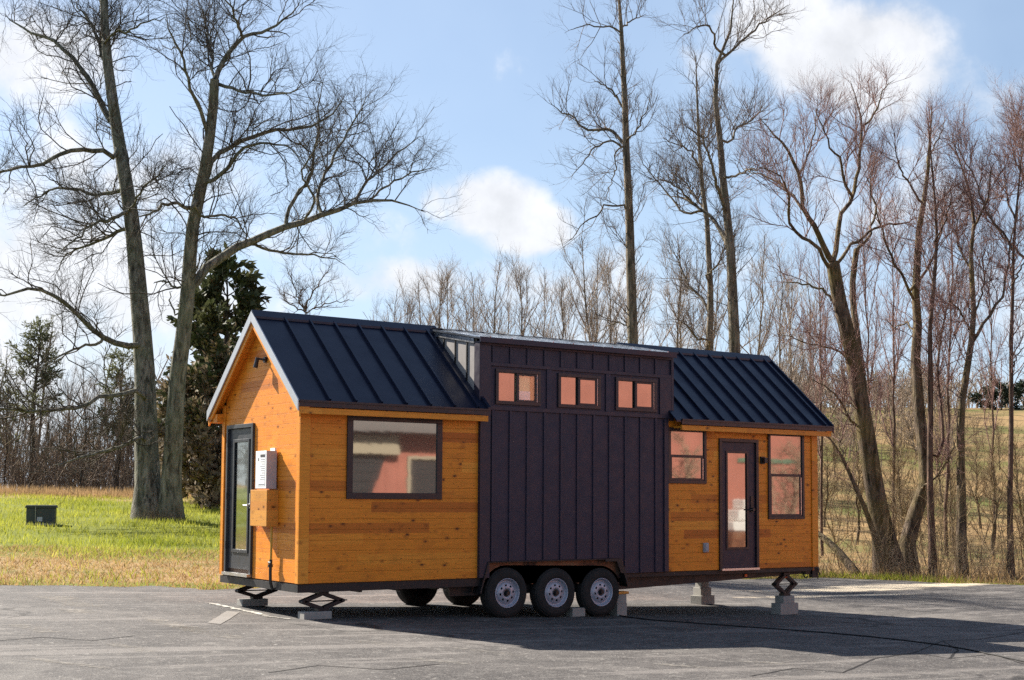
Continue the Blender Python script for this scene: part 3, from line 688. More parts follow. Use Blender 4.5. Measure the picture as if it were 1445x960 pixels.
# ---- scissor jacks (part of the trailer) and the blocks under them
def jack(x, y, z0, z1, half):
    m = MB(); zc = (z0+z1)/2; w = .016
    for dy in (-.045, .03):
        for pa, pb in (((x, z0+.03), (x-half, zc)), ((x, z0+.03), (x+half, zc)), ((x, z1-.03), (x-half, zc)), ((x, z1-.03), (x+half, zc))):
            d = np.array([pb[0]-pa[0], pb[1]-pa[1]]); d /= np.linalg.norm(d); nn = np.array([-d[1], d[0]])*w*1.5
            a, b = np.array(pa), np.array(pb)
            m.prism([tuple(a+nn), tuple(b+nn), tuple(b-nn), tuple(a-nn)], 1, y+dy, y+dy+.014)
    for px_, pz in ((x-half, zc), (x+half, zc)): m.cyl((px_, y-.055, pz), (px_, y+.055, pz), .024, n=10)
    m.cyl((x-half-.04, y, zc), (x+half+.08, y, zc), .008, n=8)
    m.box(x-.07, x+.07, y-.06, y+.06, z1-.04, z1); m.box(x-.075, x+.075, y-.06, y+.06, z0, z0+.04)
    return m.build('scissor_jack', M['steel_black'], ch)
def block(x0, x1, y0, y1, z0, z1, label, cat='concrete block', tilt=0., name='concrete_block', mat='concrete', group='blocks under the trailer'):
    cx, cy = (x0+x1)/2, (y0+y1)/2
    m = MB(); m.box(x0-cx, x1-cx, y0-cy, y1-cy, 0, z1-z0)
    o = m.build(name, M[mat], None, bevel=.006); o.location = (cx, cy, z0); o.rotation_euler = (0, 0, tilt)
    return tag(o, label, cat, group)
g = lambda x, y: Hp(x, y)+.004
z = g(.3, .12); block(.10, .50, .02, .22, z, z+.10, 'flat grey block under the front left corner jack'); jack(.40, .12, z+.10, .505, .29)
z = g(.2, W-.3); block(.16, .56, W-.42, W-.22, z, z+.10, 'sunlit end of flat block under the jack below the end door'); jack(.42, W-.32, z+.10, .505, .29)
z = g(9.03, .2); block(8.81, 9.23, .05, .27, z, z+.19, 'wide lower block of the stack under the front right jack'); block(8.89, 9.15, .06, .26, z+.19, z+.31, 'narrow upper block of the stack under the front right jack'); jack(9.03, .17, z+.31, .52, .23)
z = g(9.1, W-.4); block(8.85, 9.25, W-.5, W-.25, z, z+.16, 'wide lower block of the rear stack seen below the dark beam', tilt=.2); block(8.92, 9.17, W-.48, W-.27, z+.16, z+.30, 'narrow middle block of the rear stack seen below the dark beam'); block(8.95, 9.13, W-.46, W-.29, z+.30, z+.40, 'topmost block of the rear stack seen below the dark beam')
z = g(4.5, .1); block(4.46, 4.70, .02, .18, z, z+.13, 'small grey block between the middle and right tyres', cat='wheel chock', name='chock_block')
z = g(5.5, .2); block(5.38, 5.58, .12, .30, z, z+.19, 'lower block of the stack beside the right tyre', tilt=.05); block(5.40, 5.58, .13, .29, z+.19, z+.33, 'upper block of the stack beside the right tyre', tilt=-.06)
block(5.30, 5.62, .12, .28, z+.33, z+.37, 'short timber plank lying on the blocks beside the right tyre', cat='timber plank', name='timber_plank', mat='cedar_box')
# cable on the asphalt
pts = [(5.5, .35), (5.35, -.3), (5.5, -.85), (5.85, -1.42), (6.25, -2.1), (6.63, -2.75), (6.9, -3.5), (6.97, -4.3), (6.85, -5.0), (6.55, -5.7), (6.2, -6.4), (6.0, -6.9), (5.9, -8.0)]
def smooth_path(pts, n):
    P = np.array(pts, float); t = np.arange(len(P)); q = np.linspace(0, len(P)-1, n); i = np.clip(q.astype(int), 0, len(P)-2); f = (q-i)[:, None]
    p0 = P[np.clip(i-1, 0, None)]; p1 = P[i]; p2 = P[i+1]; p3 = P[np.clip(i+2, None, len(P)-1)]
    return .5*((2*p1)+(-p0+p2)*f+(2*p0-5*p1+4*p2-p3)*f**2+(-p0+3*p1-3*p2+p3)*f**3)
sp = smooth_path(pts, 80)
m = MB(); m.path([(x, y, g(x, y)+.009) for x, y in sp], .009); tag(m.build('power_cable', M['cable'], smooth=True), 'thin black cable snaking over the shaded asphalt', 'cable')
# utility box in the grass
u0 = at(58, 744, 38); ux, uy = u0[0], u0[1]; uz = Hp(ux, uy)
ub = empty('utility_box', (ux, uy, uz), 'dark green utility box standing in the grass', 'utility box'); ub.rotation_euler = (0, 0, -YAW+.25)
m = MB(); m.box(-.38, .38, -.3, .3, .0, .46); m.prism([(-.42, .46), (.42, .46), (.39, .54), (-.39, .54)], 1, -.33, .33); m.build('cabinet', M['utility'], ub, bevel=.015)
MB().box(-.09, .05, -.304, -.3005, .09, .21).build('sticker', simple('faded_sticker', (.35,.40,.42), .5), ub)
m = MB(); m.box(-.14, -.125, -.335, -.301, .0, .50); m.build('door_strip', simple('strip_grey', (.30,.31,.24), .5), ub)
m = MB(); m.box(-.39, .39, -.31, .31, -.05, .03); m.build('pad', M['concrete'], ub)
# ------------------------------------------------------------------ trees: batches of tapering tubes
def tubes_np(batches):
    V, Fc, off = [], [], 0
    for P, R, S in batches:
        N, K, _ = P.shape
        T = np.gradient(P, axis=1); T /= np.linalg.norm(T, axis=-1, keepdims=True)+1e-9
        mt = T.mean(1); ref = np.where(np.abs(mt[:, 2:3]) < .85, np.array([[0, 0, 1.]]), np.array([[1., 0, 0]]))[:, None, :]
        A = np.cross(T, np.broadcast_to(ref, T.shape)); A /= np.linalg.norm(A, axis=-1, keepdims=True)+1e-9
        B = np.cross(T, A); an = np.arange(S)*2*PI/S
        v = P[:, :, None]+R[:, :, None, None]*(np.cos(an)[:, None]*A[:, :, None]+np.sin(an)[:, None]*B[:, :, None])
        V.append(v.reshape(-1, 3))
        i = np.arange(N*K*S).reshape(N, K, S)+off; j = np.roll(i, -1, 2)
        Fc.append(np.stack([i[:, :-1], j[:, :-1], j[:, 1:], i[:, 1:]], -1).reshape(-1, 4)); off += N*K*S
    return np.concatenate(V), Fc
def tube_obj(name, batches, mat, parent=None, label=None):
    v, f = tubes_np(batches)
    return link(name, np_mesh(name, v, f), mat, parent, label)
def nrm(v): return v/(np.linalg.norm(v, axis=-1, keepdims=True)+1e-9)
def spawn(par, n, tr, ln, ang, up, wob, K, rr, rcap, rng, fall=.5, curl=0., flat=None):
    """n children growing from the parent tubes (P, R)"""
    P, R = par; Lp = np.linalg.norm(np.diff(P, axis=1), axis=-1).sum(1)
    w = Lp/Lp.sum(); idx = rng.choice(len(P), n, p=w); t = rng.uniform(tr[0], tr[1], n)
    k = P.shape[1]; s = t*(k-1); i = np.minimum(s.astype(int), k-2); f = s-i
    p = P[idx, i]*(1-f)[:, None]+P[idx, i+1]*f[:, None]; r = R[idx, i]*(1-f)+R[idx, i+1]*f
    T = nrm(P[idx, i+1]-P[idx, i]); v = rng.normal(size=(n, 3)); v = nrm(v-T*(v*T).sum(1)[:, None])
    a = rng.uniform(ang[0], ang[1], n)[:, None]; d = T*np.cos(a)+v*np.sin(a); d[:, 2] += up; d = nrm(d)
    Lc = rng.uniform(ln[0], ln[1], n)*(1-fall*t); r0 = np.minimum(r*rr, rng.uniform(rcap*.7, rcap, n))
    out = [p]; 
    for q in range(K-1):
        d = d+wob*rng.normal(size=(n, 3)); d[:, 2] += curl; d = nrm(d); out.append(out[-1]+d*(Lc/(K-1))[:, None])
    return np.stack(out, 1), r0[:, None]*np.linspace(1, .42, K)[None]
def crom(P, n):
    P = np.asarray(P, float); seg = np.r_[0, np.cumsum(np.linalg.norm(np.diff(P, axis=0), axis=1))]
    q = np.linspace(0, seg[-1], n); i = np.clip(np.searchsorted(seg, q, 'right')-1, 0, len(P)-2); f = ((q-seg[i])/(seg[i+1]-seg[i]))[:, None]
    p0 = P[np.clip(i-1, 0, None)]; p1 = P[i]; p2 = P[i+1]; p3 = P[np.clip(i+2, None, len(P)-1)]
    return .5*((2*p1)+(-p0+p2)*f+(2*p0-5*p1+4*p2-p3)*f**2+(-p0+3*p1-3*p2+p3)*f**3)
def traced(name, label, D, limbs, nst, levels, mb, mt, seed, cat='tree', group=None, KL=16, flare=1.55):
    """limbs: (pixel points, width at start, width at tip, depth drift in m); the first nst are trunks"""
    rng = np.random.default_rng(seed); base = at(*limbs[0][0][0], D); bz = Hp(base[0], base[1])
    placed = []; tr, lb = [], []
    for k, (pts, w0, w1, dz) in enumerate(limbs):
        d0 = D
        if k >= nst and placed:
            allp = np.concatenate([q[0] for q in placed]); alld = np.concatenate([q[1] for q in placed])
            jn = np.argmin(((allp-np.array(pts[0]))**2).sum(1)); d0 = alld[jn]
            if 2 < np.linalg.norm(allp[jn]-np.array(pts[0])) < 30: pts = [tuple(allp[jn])]+list(pts)
        px = crom(np.array(pts, float), KL); s = np.linspace(0, 1, KL); dd = d0+dz*s
        if k >= nst: px = px+rng.normal(size=px.shape)*1.3*np.minimum(1, s*4)[:, None]
        placed.append((px, dd))
        P = np.array([at(x, y, q) for (x, y), q in zip(px, dd)])
        R = (w0+(w1-w0)*s**.85)/2*dd/F*(1 if k < nst else .8)*(1-(.75 if w1 < 8 else 0)*s**7)
        if k < nst:
            if P[0, 2] > bz-.3: P = np.vstack([[P[0, 0], P[0, 1], bz-.25], P[1:]])
            R = R*(1+(flare-1)*np.exp(-(P[:, 2]-bz)/.45).clip(0, 1))
        (tr if k < nst else lb).append((P, R))
    root = empty(name, (base[0], base[1], bz), label, cat, group)
    off = np.array([base[0], base[1], bz])
    TP = (np.stack([p for p, r in tr]), np.stack([r for p, r in tr]))
    LP = (np.stack([p for p, r in lb]), np.stack([r for p, r in lb])) if lb else None
    # thin out the trunk: children of the trunk come from its upper part only
    allP = [TP]+([LP] if LP is not None else [])
    bat = []; 
    lim = [(LP[0]-off, LP[1], 8)] if LP is not None else []
    prev = allP
    for li, lv in enumerate(levels):
        new = []
        for j, par in enumerate(prev):
            n = lv['n'][min(j, len(lv['n'])-1)]
            if n <= 0: continue
            tr_ = lv.get('tr0', (.42, 1)) if (li == 0 and j == 0) else lv.get('tr', (.18, 1))
            c = spawn(par, n, tr_, lv['ln'], lv['ang'], lv.get('up', .2), lv.get('wob', .22), lv.get('K', 5), lv.get('rr', .6), lv['r'], rng, lv.get('fall', .45), lv.get('curl', .06))
            new.append(c); bat.append((c[0]-off, c[1], lv.get('S', 3)))
        prev = new if not lv.get('keep') else new+prev
    t = tube_obj('trunk', [(TP[0]-off, TP[1], 14)]+lim, mb, root)
    tube_obj('branches', bat, mt, root)
    return root
LV_OAK = [dict(n=(70, 470), ln=(1.0, 3.1), ang=(.5, 1.15), up=.22, wob=.3, K=7, r=.027, S=4, tr0=(.45, 1), tr=(.12, 1), fall=.35),
          dict(n=(420, 4600), ln=(.5, 1.6), ang=(.4, 1.05), up=.16, wob=.26, K=5, r=.0105, S=3, fall=.4),
          dict(n=(1700, 15500), ln=(.25, .8), ang=(.35, .95), up=.12, wob=.2, K=3, r=.005, rr=.8, S=3, fall=.3)]
OAK = [
 ([(212,738),(209,690),(207,640),(204,520),(197,430),(186,310),(171,220),(160,150),(152,90),(148,40),(146,-20),(150,-70)], 38, 9, 2),
 ([(240,738),(241,690),(244,640),(250,540),(259,470),(265,410),(272,320),(287,250),(299,170),(303,112)], 30, 13, -2),
 ([(158,172),(138,140),(122,108),(105,85),(75,58),(40,45),(5,20)], 13, 4, 3),
 ([(163,222),(150,214),(130,213),(95,215),(55,232),(0,242),(-30,250)], 11, 4, -3),
 ([(172,268),(150,272),(130,273),(100,265),(65,272),(30,292)], 9, 2.5, 2),
 ([(180,298),(158,310),(130,316),(105,340),(80,356)], 8, 2.5, -2.5),
 ([(183,322),(165,325),(148,338),(115,350),(92,360),(80,385)], 9, 2, 1),
 ([(200,486),(178,488),(150,478),(120,455),(85,422),(45,406),(10,418),(-30,412)], 13, 4, -4),
 ([(140,484),(105,492),(75,508),(40,520)], 6, 2, -2),
 ([(200,553),(165,556),(140,562),(110,575),(60,580),(0,576),(-30,580)], 10, 4, -5),
 ([(202,617),(175,628),(150,637),(115,645),(70,660)], 8, 3, -4),
 ([(148,60),(165,45),(190,40),(215,28),(240,25)], 6, 2, -2), ([(150,95),(140,60),(125,30),(105,0)], 7, 3, 2),
 ([(190,285),(205,262),(222,248),(236,226)], 5, 2, -3),
 ([(302,118),(312,92),(325,72),(342,52),(370,46),(400,28),(425,0)], 11, 3, 1),
 ([(342,54),(335,30),(325,8),(310,-10)], 6, 2.5, -2), ([(303,120),(300,90),(295,60),(298,38)], 7, 2.5, 2),
 ([(292,185),(282,155),(270,130),(262,95),(250,65),(240,45),(232,15)], 8, 3, -2),
 ([(305,118),(328,124),(350,131),(380,134),(405,132),(432,118)], 7, 2.5, -3),
 ([(292,250),(300,225),(318,210),(345,198),(370,188),(400,184),(440,180),(468,160),(490,130)], 11, 3, 2),
 ([(290,258),(310,248),(325,232),(345,210),(375,202),(410,210),(430,225)], 9, 2.5, -2),
 ([(268,412),(283,388),(302,368),(345,345),(400,322),(460,302),(500,287),(540,282),(575,290),(600,300)], 20, 4, 4),
 ([(402,321),(406,300),(415,282),(434,256),(444,222),(448,185),(450,145),(456,110)], 8, 2.5, 1),
 ([(455,304),(448,285),(452,258),(466,232),(482,200),(505,160),(520,130)], 7, 2.5, 3),
 ([(430,310),(445,280),(425,250),(440,215),(465,180)], 5, 2, -2),
 ([(500,286),(520,255),(545,232),(575,205),(598,192)], 6, 2, 3), ([(520,284),(550,262),(580,245),(612,238)], 5, 2, 2),
 ([(268,296),(250,286),(232,290),(205,304),(190,306)], 8, 4, -2),
 ([(286,305),(310,303),(330,308),(345,325),(358,342)], 6, 2, 2), ([(358,345),(385,355),(420,358),(455,362),(488,372)], 6, 2, 3),
 ([(300,80),(290,40),(285,10)], 5, 2, 3), ([(246,405),(230,395),(215,400)], 5, 3, 0), ([(246,440),(240,425),(244,410)], 4, 2, 0),
]
traced('oak_tree', 'huge bare oak with two mossy trunks forking from one base in the grass', 42, OAK, 2, LV_OAK, M['bark_oak'], M['twig_oak'], 11)
LV_TALL = [dict(n=(70, 120), ln=(.8, 2.6), ang=(.6, 1.2), up=.25, wob=.18, K=6, r=.020, S=3, tr0=(.30, 1), fall=.5, curl=.10),
           dict(n=(420, 700), ln=(.4, 1.1), ang=(.4, 1.0), up=.25, wob=.18, K=4, r=.009, S=3),
           dict(n=(1500, 2400), ln=(.2, .55), ang=(.4, .9), up=.2, wob=.15, K=3, r=.006, rr=.8, S=3)]
traced('poplar_tree', 'tallest straight bare tree behind the loft roof with short upper branches', 46, [
 ([(896,760),(895,640),(893,480),(890,380),(888,300),(884,220),(882,150),(879,90),(876,30),(872,-20),(868,-70)], 21, 6, 1),
 ([(883,292),(868,290),(852,292),(838,305),(826,312),(810,332),(795,347)], 4.5, 1.5, -2), ([(880,203),(868,190),(857,181),(840,184),(826,182),(808,167),(790,158),(775,142)], 7, 2, 2),
 ([(878,208),(868,201),(855,200),(836,211),(820,232),(805,254)], 4.5, 1.5, -1), ([(880,152),(872,140),(863,128),(850,120),(834,110)], 5, 1.5, 1), ([(878,47),(865,39),(840,37),(823,37),(797,46)], 4, 1.5, -1),
 ([(896,463),(882,458),(868,456),(855,462),(842,472)], 4, 1.5, 1), ([(868,216),(869,238),(862,265),(852,285)], 3, 1.2, 2),
 ([(884,200),(900,180),(915,150),(918,128)], 4, 1.2, -2), ([(876,40),(893,28),(912,22)], 4, 1.2, 1)], 1, LV_TALL, M['bark_tall'], M['twig_tall'], 21)
LV_MID = [dict(n=(60, 190), ln=(.8, 2.6), ang=(.5, 1.1), up=.28, wob=.22, K=6, r=.018, S=3, tr0=(.35, 1), fall=.45, curl=.08),
          dict(n=(260, 1000), ln=(.4, 1.1), ang=(.4, 1.0), up=.25, wob=.2, K=4, r=.008, S=3),
          dict(n=(900, 3600), ln=(.2, .6), ang=(.35, .9), up=.2, wob=.16, K=3, r=.0055, rr=.8, S=3)]
traced('forked_tree', 'tall crooked bare tree above the join of loft and right roof, forked halfway up', 44, [
 ([(1042,780),(1040,640),(1037,495),(1034,430),(1032,365),(1027,320),(1025,292),(1019,240),(1016,198),(1011,160),(1009,125),(1013,83),(1024,62),(1034,30),(1036,-10)], 24, 5, 1),
 ([(1027,348),(1012,318),(990,297),(975,286),(962,279),(943,279)], 10, 3, 3), ([(1022,290),(1012,262),(1003,234),(996,205),(985,188),(970,181)], 8, 3, -2),
 ([(1012,90),(1030,72),(1047,57),(1062,45),(1073,36),(1095,18),(1115,5)], 6, 2, 2), ([(1011,68),(1006,48),(998,35),(980,42),(962,52)], 5, 2, -2),
 ([(1030,250),(1045,245),(1060,238),(1085,240)], 5, 2, -3), ([(1030,200),(1040,180),(1060,172),(1075,150)], 5, 2, 2),([(990,297),(965,300),(940,270),(915,240),(900,215)], 5, 1.5, 2), ([(980,290),(955,262),(930,255),(905,262)], 4, 1.5, -3)], 1, LV_MID, M['bark_tall'], M['twig_tall'], 22)
traced('bare_tree', 'bare tree standing close behind and left of the tall forked tree', 50, [
 ([(1000,780),(1000,640),(1000,495),(1003,440),(1003,417),(1000,360),(999,323),(993,280),(990,250),(986,200),(985,172),(983,120),(982,78)], 15, 4, 1),
 ([(1000,480),(985,478),(975,465),(962,455),(955,470)], 5, 2, -2), ([(1001,440),(988,420),(970,400),(960,370),(945,350)], 6, 2, 2), ([(1000,390),(1015,372),(1020,350),(1030,330)], 4, 2, -2),
 ([(996,300),(980,275),(965,255),(945,245)], 5, 2, 2), ([(990,240),(975,215),(960,205),(935,195)], 5, 2, -2), ([(988,210),(1000,185),(1005,160)], 4, 2, 1)], 1, LV_MID, M['bark_tall'], M['twig_tall'], 23)
LV_R = [dict(n=(26, 150), ln=(.8, 2.2), ang=(.4, 1.0), up=.35, wob=.22, K=6, r=.019, S=3, tr0=(.45, 1), fall=.4, curl=.10),
        dict(n=(170, 1500), ln=(.4, 1.2), ang=(.35, .9), up=.3, wob=.2, K=4, r=.0075, S=3),
        dict(n=(600, 6500), ln=(.2, .65), ang=(.35, .9), up=.25, wob=.16, K=3, r=.005, rr=.8, S=3)]
LV_S = [dict(n=(30, 60), ln=(.7, 2.2), ang=(.45, 1.0), up=.3, wob=.24, K=6, r=.018, S=3, tr0=(.4, 1), tr=(.25, 1), fall=.4, curl=.08),
        dict(n=(200, 620), ln=(.4, 1.2), ang=(.4, .95), up=.28, wob=.2, K=4, r=.008, S=3), dict(n=(600, 3000), ln=(.2, .6), ang=(.35, .9), up=.2, wob=.16, K=3, r=.0055, rr=.8, S=3)]
traced('leaning_tree', 'largest bare tree right of the house, leaning left with a mossy lower trunk', 36, [
 ([(1262,812),(1257,790),(1248,757),(1235,694),(1223,618),(1214,565),(1209,539),(1205,511),(1196,470),(1187,437),(1180,400),(1175,370)], 31, 19, -1),
 ([(1240,690),(1232,640),(1222,580),(1214,511),(1209,470),(1205,437),(1203,400),(1209,352)], 14, 8, 1),
 ([(1175,373),(1165,355),(1157,337),(1145,315),(1134,295),(1127,245),(1116,222),(1105,204),(1088,185),(1072,167)], 12, 3.5, -2),
 ([(1178,365),(1181,335),(1184,312),(1195,293),(1203,277),(1210,250),(1212,231),(1216,200),(1217,172),(1208,140),(1200,115)], 10, 3, 2),
 ([(1170,378),(1155,352),(1137,337),(1122,326),(1115,318),(1112,300),(1114,280),(1105,255),(1085,240),(1065,235)], 8, 2.5, -3),
 ([(1182,372),(1198,350),(1214,337),(1230,325),(1244,320),(1265,316),(1283,314),(1300,305)], 7, 2.5, 3),
 ([(1186,440),(1172,420),(1155,405),(1130,400),(1103,398)], 6, 2.5, 1), ([(1134,297),(1120,280),(1105,262),(1080,250),(1050,238)], 6, 2, 2),
 ([(1203,278),(1190,250),(1185,225),(1168,200),(1150,150)], 6, 2, -2), ([(1216,180),(1235,160),(1245,130),(1262,112)], 5, 1.5, 2), ([(1128,250),(1140,215),(1150,180),(1152,140)], 5, 1.5, 3),
 ([(1224,620),(1205,600),(1190,570),(1165,545),(1140,535)], 6, 2, -2), ([(1209,352),(1228,330),(1235,295),(1228,255),(1240,215)], 6, 2, 3),
 ([(1214,530),(1190,500),(1165,490),(1130,482),(1100,470)], 5, 2, -2)], 2, LV_R, M['bark_right'], M['twig_right'], 31)
traced('leaning_sapling', 'thin stem leaning left from the foot of the big leaning tree', 35.3, [
 ([(1246,812),(1238,770),(1222,722),(1208,690),(1195,660),(1185,640),(1172,620),(1160,610)], 10, 4, -1),
 ([(1190,650),(1186,620),(1195,590),(1190,560)], 4, 1.5, 1), ([(1165,612),(1150,590),(1160,560),(1155,530)], 3, 1.2, 1)], 1,
 [dict(n=(14, 20), ln=(.4, 1.3), ang=(.5, 1.1), up=.2, K=5, r=.014, S=3), dict(n=(60, 90), ln=(.2, .6), ang=(.4, 1), r=.008, K=3)], M['bark_right'], M['twig_right'], 32)
traced('crooked_tree', 'dark crooked trunk curving right beside the big leaning tree, mossy at its foot', 36.5, [
 ([(1284,812),(1281,785),(1281,757),(1290,728),(1302,702),(1307,680),(1306,654),(1302,620),(1298,591),(1296,560),(1294,539),(1292,500),(1295,460),(1292,424),(1294,380),(1295,337),(1301,305),(1304,282),(1309,245),(1311,217),(1315,149)], 24, 5, 1),
 ([(1291,425),(1278,398),(1265,378),(1255,358),(1249,337),(1242,315),(1237,295),(1222,250)], 6, 2, -2), ([(1293,400),(1310,378),(1322,350),(1330,310),(1335,270)], 6, 2, 2),
 ([(1303,290),(1285,262),(1270,235),(1262,200)], 5, 2, -2), ([(1310,220),(1325,195),(1335,165)], 4, 1.5, 2), ([(1300,690),(1320,672),(1338,650),(1350,620)], 5, 2, -2), ([(1292,470),(1278,455),(1262,462),(1248,450)], 4, 1.5, 2)], 1, LV_S, M['bark_right'], M['twig_right'], 33)
traced('slender_tree', 'slim reddish straight trunk between the crooked trunk and the pale forked one', 35.5, [
 ([(1317,814),(1316,780),(1314,737),(1313,700),(1312,658),(1313,590),(1313,520),(1312,470),(1318,400),(1322,330),(1318,270),(1312,200),(1308,160)], 11, 3, 0),
 ([(1318,650),(1330,625),(1329,590),(1325,555),(1324,520),(1326,480),(1335,440),(1348,400),(1352,360)], 7, 2, 1), ([(1318,400),(1306,370),(1300,335)], 4, 1.5, 1), ([(1320,340),(1335,310),(1342,270)], 4, 1.5, -1)], 1, LV_S, M['bark_red'], M['twig_right'], 34)
traced('forked_tree', 'pale forked tree second from the right edge with a straight lower trunk', 35.5, [
 ([(1357,815),(1356,780),(1357,717),(1356,670),(1355,618),(1357,585),(1359,551),(1366,515),(1371,480),(1374,447),(1373,410),(1370,378),(1371,340),(1375,309),(1372,285),(1366,263),(1355,230),(1343,195)], 16, 3.5, 0),
 ([(1367,490),(1385,462),(1400,440),(1411,424),(1420,390),(1425,355),(1432,315),(1440,280)], 7, 2, 1), ([(1372,470),(1358,445),(1345,430),(1335,425)], 5, 2, -2), ([(1374,320),(1390,290),(1398,255),(1400,220)], 5, 1.8, -1),
 ([(1371,380),(1352,350),(1348,310),(1338,280)], 5, 1.8, 2), ([(1376,440),(1388,405),(1386,370),(1395,335)], 4, 1.5, 2)], 1, LV_S, M['bark_right'], M['twig_right'], 35)
traced('slender_tree', 'dark thin straight trunk nearest the right edge of the photo', 34, [
 ([(1427,822),(1426,780),(1425,717),(1426,660),(1427,599),(1427,540),(1427,480),(1429,420),(1430,355),(1434,300),(1440,240),(1444,180)], 9, 3, 0),
 ([(1430,356),(1415,328),(1398,309),(1385,285),(1378,255),(1360,225),(1345,199)], 5, 2, 1), ([(1430,400),(1445,370),(1460,340)], 4, 1.5, -1), ([(1428,520),(1440,495),(1455,480)], 3, 1.2, 1), ([(1433,310),(1420,275),(1418,240)], 4, 1.5, 2)], 1, LV_S, M['bark_red'], M['twig_right'], 36)
traced('bare_tree', 'bare tree cut off by the right edge, its limbs reaching back into the picture', 37, [
 ([(1475,815),(1473,700),(1470,560),(1468,460),(1464,400),(1466,330),(1470,250),(1468,180),(1475,120)], 18, 5, 1),
 ([(1465,385),(1445,362),(1425,343),(1408,326),(1396,300),(1386,270)], 7, 2, 1), ([(1466,300),(1450,265),(1435,230),(1425,190)], 6, 2, -1), ([(1468,250),(1450,215),(1440,180),(1430,150)], 5, 2, 1)], 1, LV_S, M['bark_right'], M['twig_right'], 37)
fa, fb = at(1152, 752, 36.5), at(1209, 806, 35.2); fb[2] = Hp(fb[0], fb[1])+.05
fl = empty('fallen_log', (fb[0], fb[1], Hp(fb[0], fb[1])), 'dark fallen log slanting to the ground behind the right end of the house', 'log')
tt = np.linspace(0, 1, 9)[:, None]; FP = (fb+(fa-fb)*tt-np.array([fb[0], fb[1], Hp(fb[0], fb[1])]))[None]; FP[0, :, 2] += .1*np.sin(tt[:, 0]*3)
tube_obj('trunk', [(FP, np.linspace(.13, .07, 9)[None], 10)], M['bark_right'], fl)
# small bare tree just above the left roof
traced('bare_tree', 'small spreading bare tree showing over the left roof below the long oak limb', 60, [
 ([(436,720),(435,600),(434,500),(432,445),(430,432)], 7, 4, 0), ([(431,440),(420,420),(412,395),(405,378)], 3.5, 1.2, 1), ([(431,436),(440,415),(452,398),(470,375)], 3.5, 1.2, -1), ([(432,442),(450,432),(470,428),(500,425)], 3, 1, 2), ([(431,440),(415,432),(400,420),(392,405)], 3, 1, -2)], 1,
 [dict(n=(14, 60), ln=(.6, 1.8), ang=(.4, 1.0), up=.3, K=5, r=.022, S=3, tr0=(.85, 1)), dict(n=(40, 280), ln=(.3, .9), ang=(.4, 1), r=.013, K=4), dict(n=(60, 500), ln=(.2, .6), ang=(.4, 1), r=.011, K=3, rr=.9)], M['bark_tall'], M['twig_tall'], 41)
# ---- prototypes of thin background trees, copied for each individual
def slender_proto(seed, h, nl, spread, rad, ntw, fork):
    rng = np.random.default_rng(seed); z = np.linspace(0, 1, 14)
    wob = np.cumsum(rng.normal(size=(14, 2))*.07*h/12, 0); wob[0] = 0
    tP = np.stack([wob[:, 0], wob[:, 1], z*h-.3], 1)[None]; tR = (rad*(1-.86*z))[None]
    L1 = spawn((tP, tR), nl, (.22, .95), (h*.26, h*.5), (.3, .72), .22, .13, 9, .62, rad*.42, rng, .66, .09)
    L2 = spawn(L1, nl*8, (.15, 1), (.5, 1.8), (.3, .75), .3, .16, 5, .7, .012, rng, .4, .09)
    L2b = spawn((tP, tR), nl*2, (.4, 1), (.5, 1.5), (.5, 1.0), .3, .16, 5, .5, .015, rng, .4, .09)
    L3 = spawn((np.concatenate([L2[0], L2b[0]]), np.concatenate([L2[1], L2b[1]])), ntw, (.15, 1), (.3, .9), (.3, .85), .25, .14, 3, .85, .0075, rng, .3)
    v, f = tubes_np([(tP, tR, 8)]); t = np_mesh('trunk', v, f)
    v, f = tubes_np([(L1[0], L1[1], 4), (L2[0], L2[1], 3), (L2b[0], L2b[1], 3), (L3[0], L3[1], 3)]); b = np_mesh('branches', v, f)
    return float(max(L1[0][..., 2].max(), L2[0][..., 2].max())), t, b
PROTO = [slender_proto(100, 13, 22, .4, .11, 1500, 1), slender_proto(101, 13, 26, .4, .12, 1700, 1), slender_proto(102, 14, 18, .4, .085, 1100, 0), slender_proto(103, 12, 24, .5, .11, 1600, 1), slender_proto(104, 13, 15, .5, .09, 1000, 1)]
PK = {}
def slender(k, px, top, D, label, group, mt, mbk, sx=1.0, name='bare_tree', rot=None, base=None):
    """first use of a prototype/material links its meshes, later ones copy the objects"""
    p = at(px, 700, D); x, y = p[0], p[1]; z = Hp(x, y); ht = at(px, top, D)[2]-z
    h, t, b = PROTO[k]; s = ht/h
    key = (k, mt, mbk)
    if key not in PK:
        r = empty(name, (x, y, z), label, 'tree', group); t2 = t if not t.materials else t.copy(); b2 = b if not b.materials else b.copy()
        if t2 is not t: t2.materials.clear()
        if b2 is not b: b2.materials.clear()
        link('trunk', t2, M[mbk], r); link('branches', b2, M[mt], r); PK[key] = r
    else:
        src = PK[key]; r = src.copy(); C.objects.link(r); r['label'] = label; r['group'] = group
        for ch in src.children:
            c = ch.copy(); C.objects.link(c); c.parent = r
    r.location = (x, y, z); r.scale = (s*sx, s*sx, s); r.rotation_euler = (0, 0, (px*2.399) % 6.28 if rot is None else rot)
    return r
G1 = 'thin bare trees far behind the roof'
row = [(534, 418, 96, 3), (549, 402, 104, 4), (567, 388, 98, 1), (588, 380, 108, 0), (614, 344, 90, 1), (626, 362, 96, 4), (658, 356, 98, 2), (668, 372, 106, 4), (699, 350, 92, 0),
       (722, 384, 110, 3), (738, 338, 90, 1), (762, 366, 104, 4), (786, 352, 92, 3), (804, 368, 108, 2), (821, 318, 84, 0), (842, 345, 100, 4), (864, 330, 90, 1)]
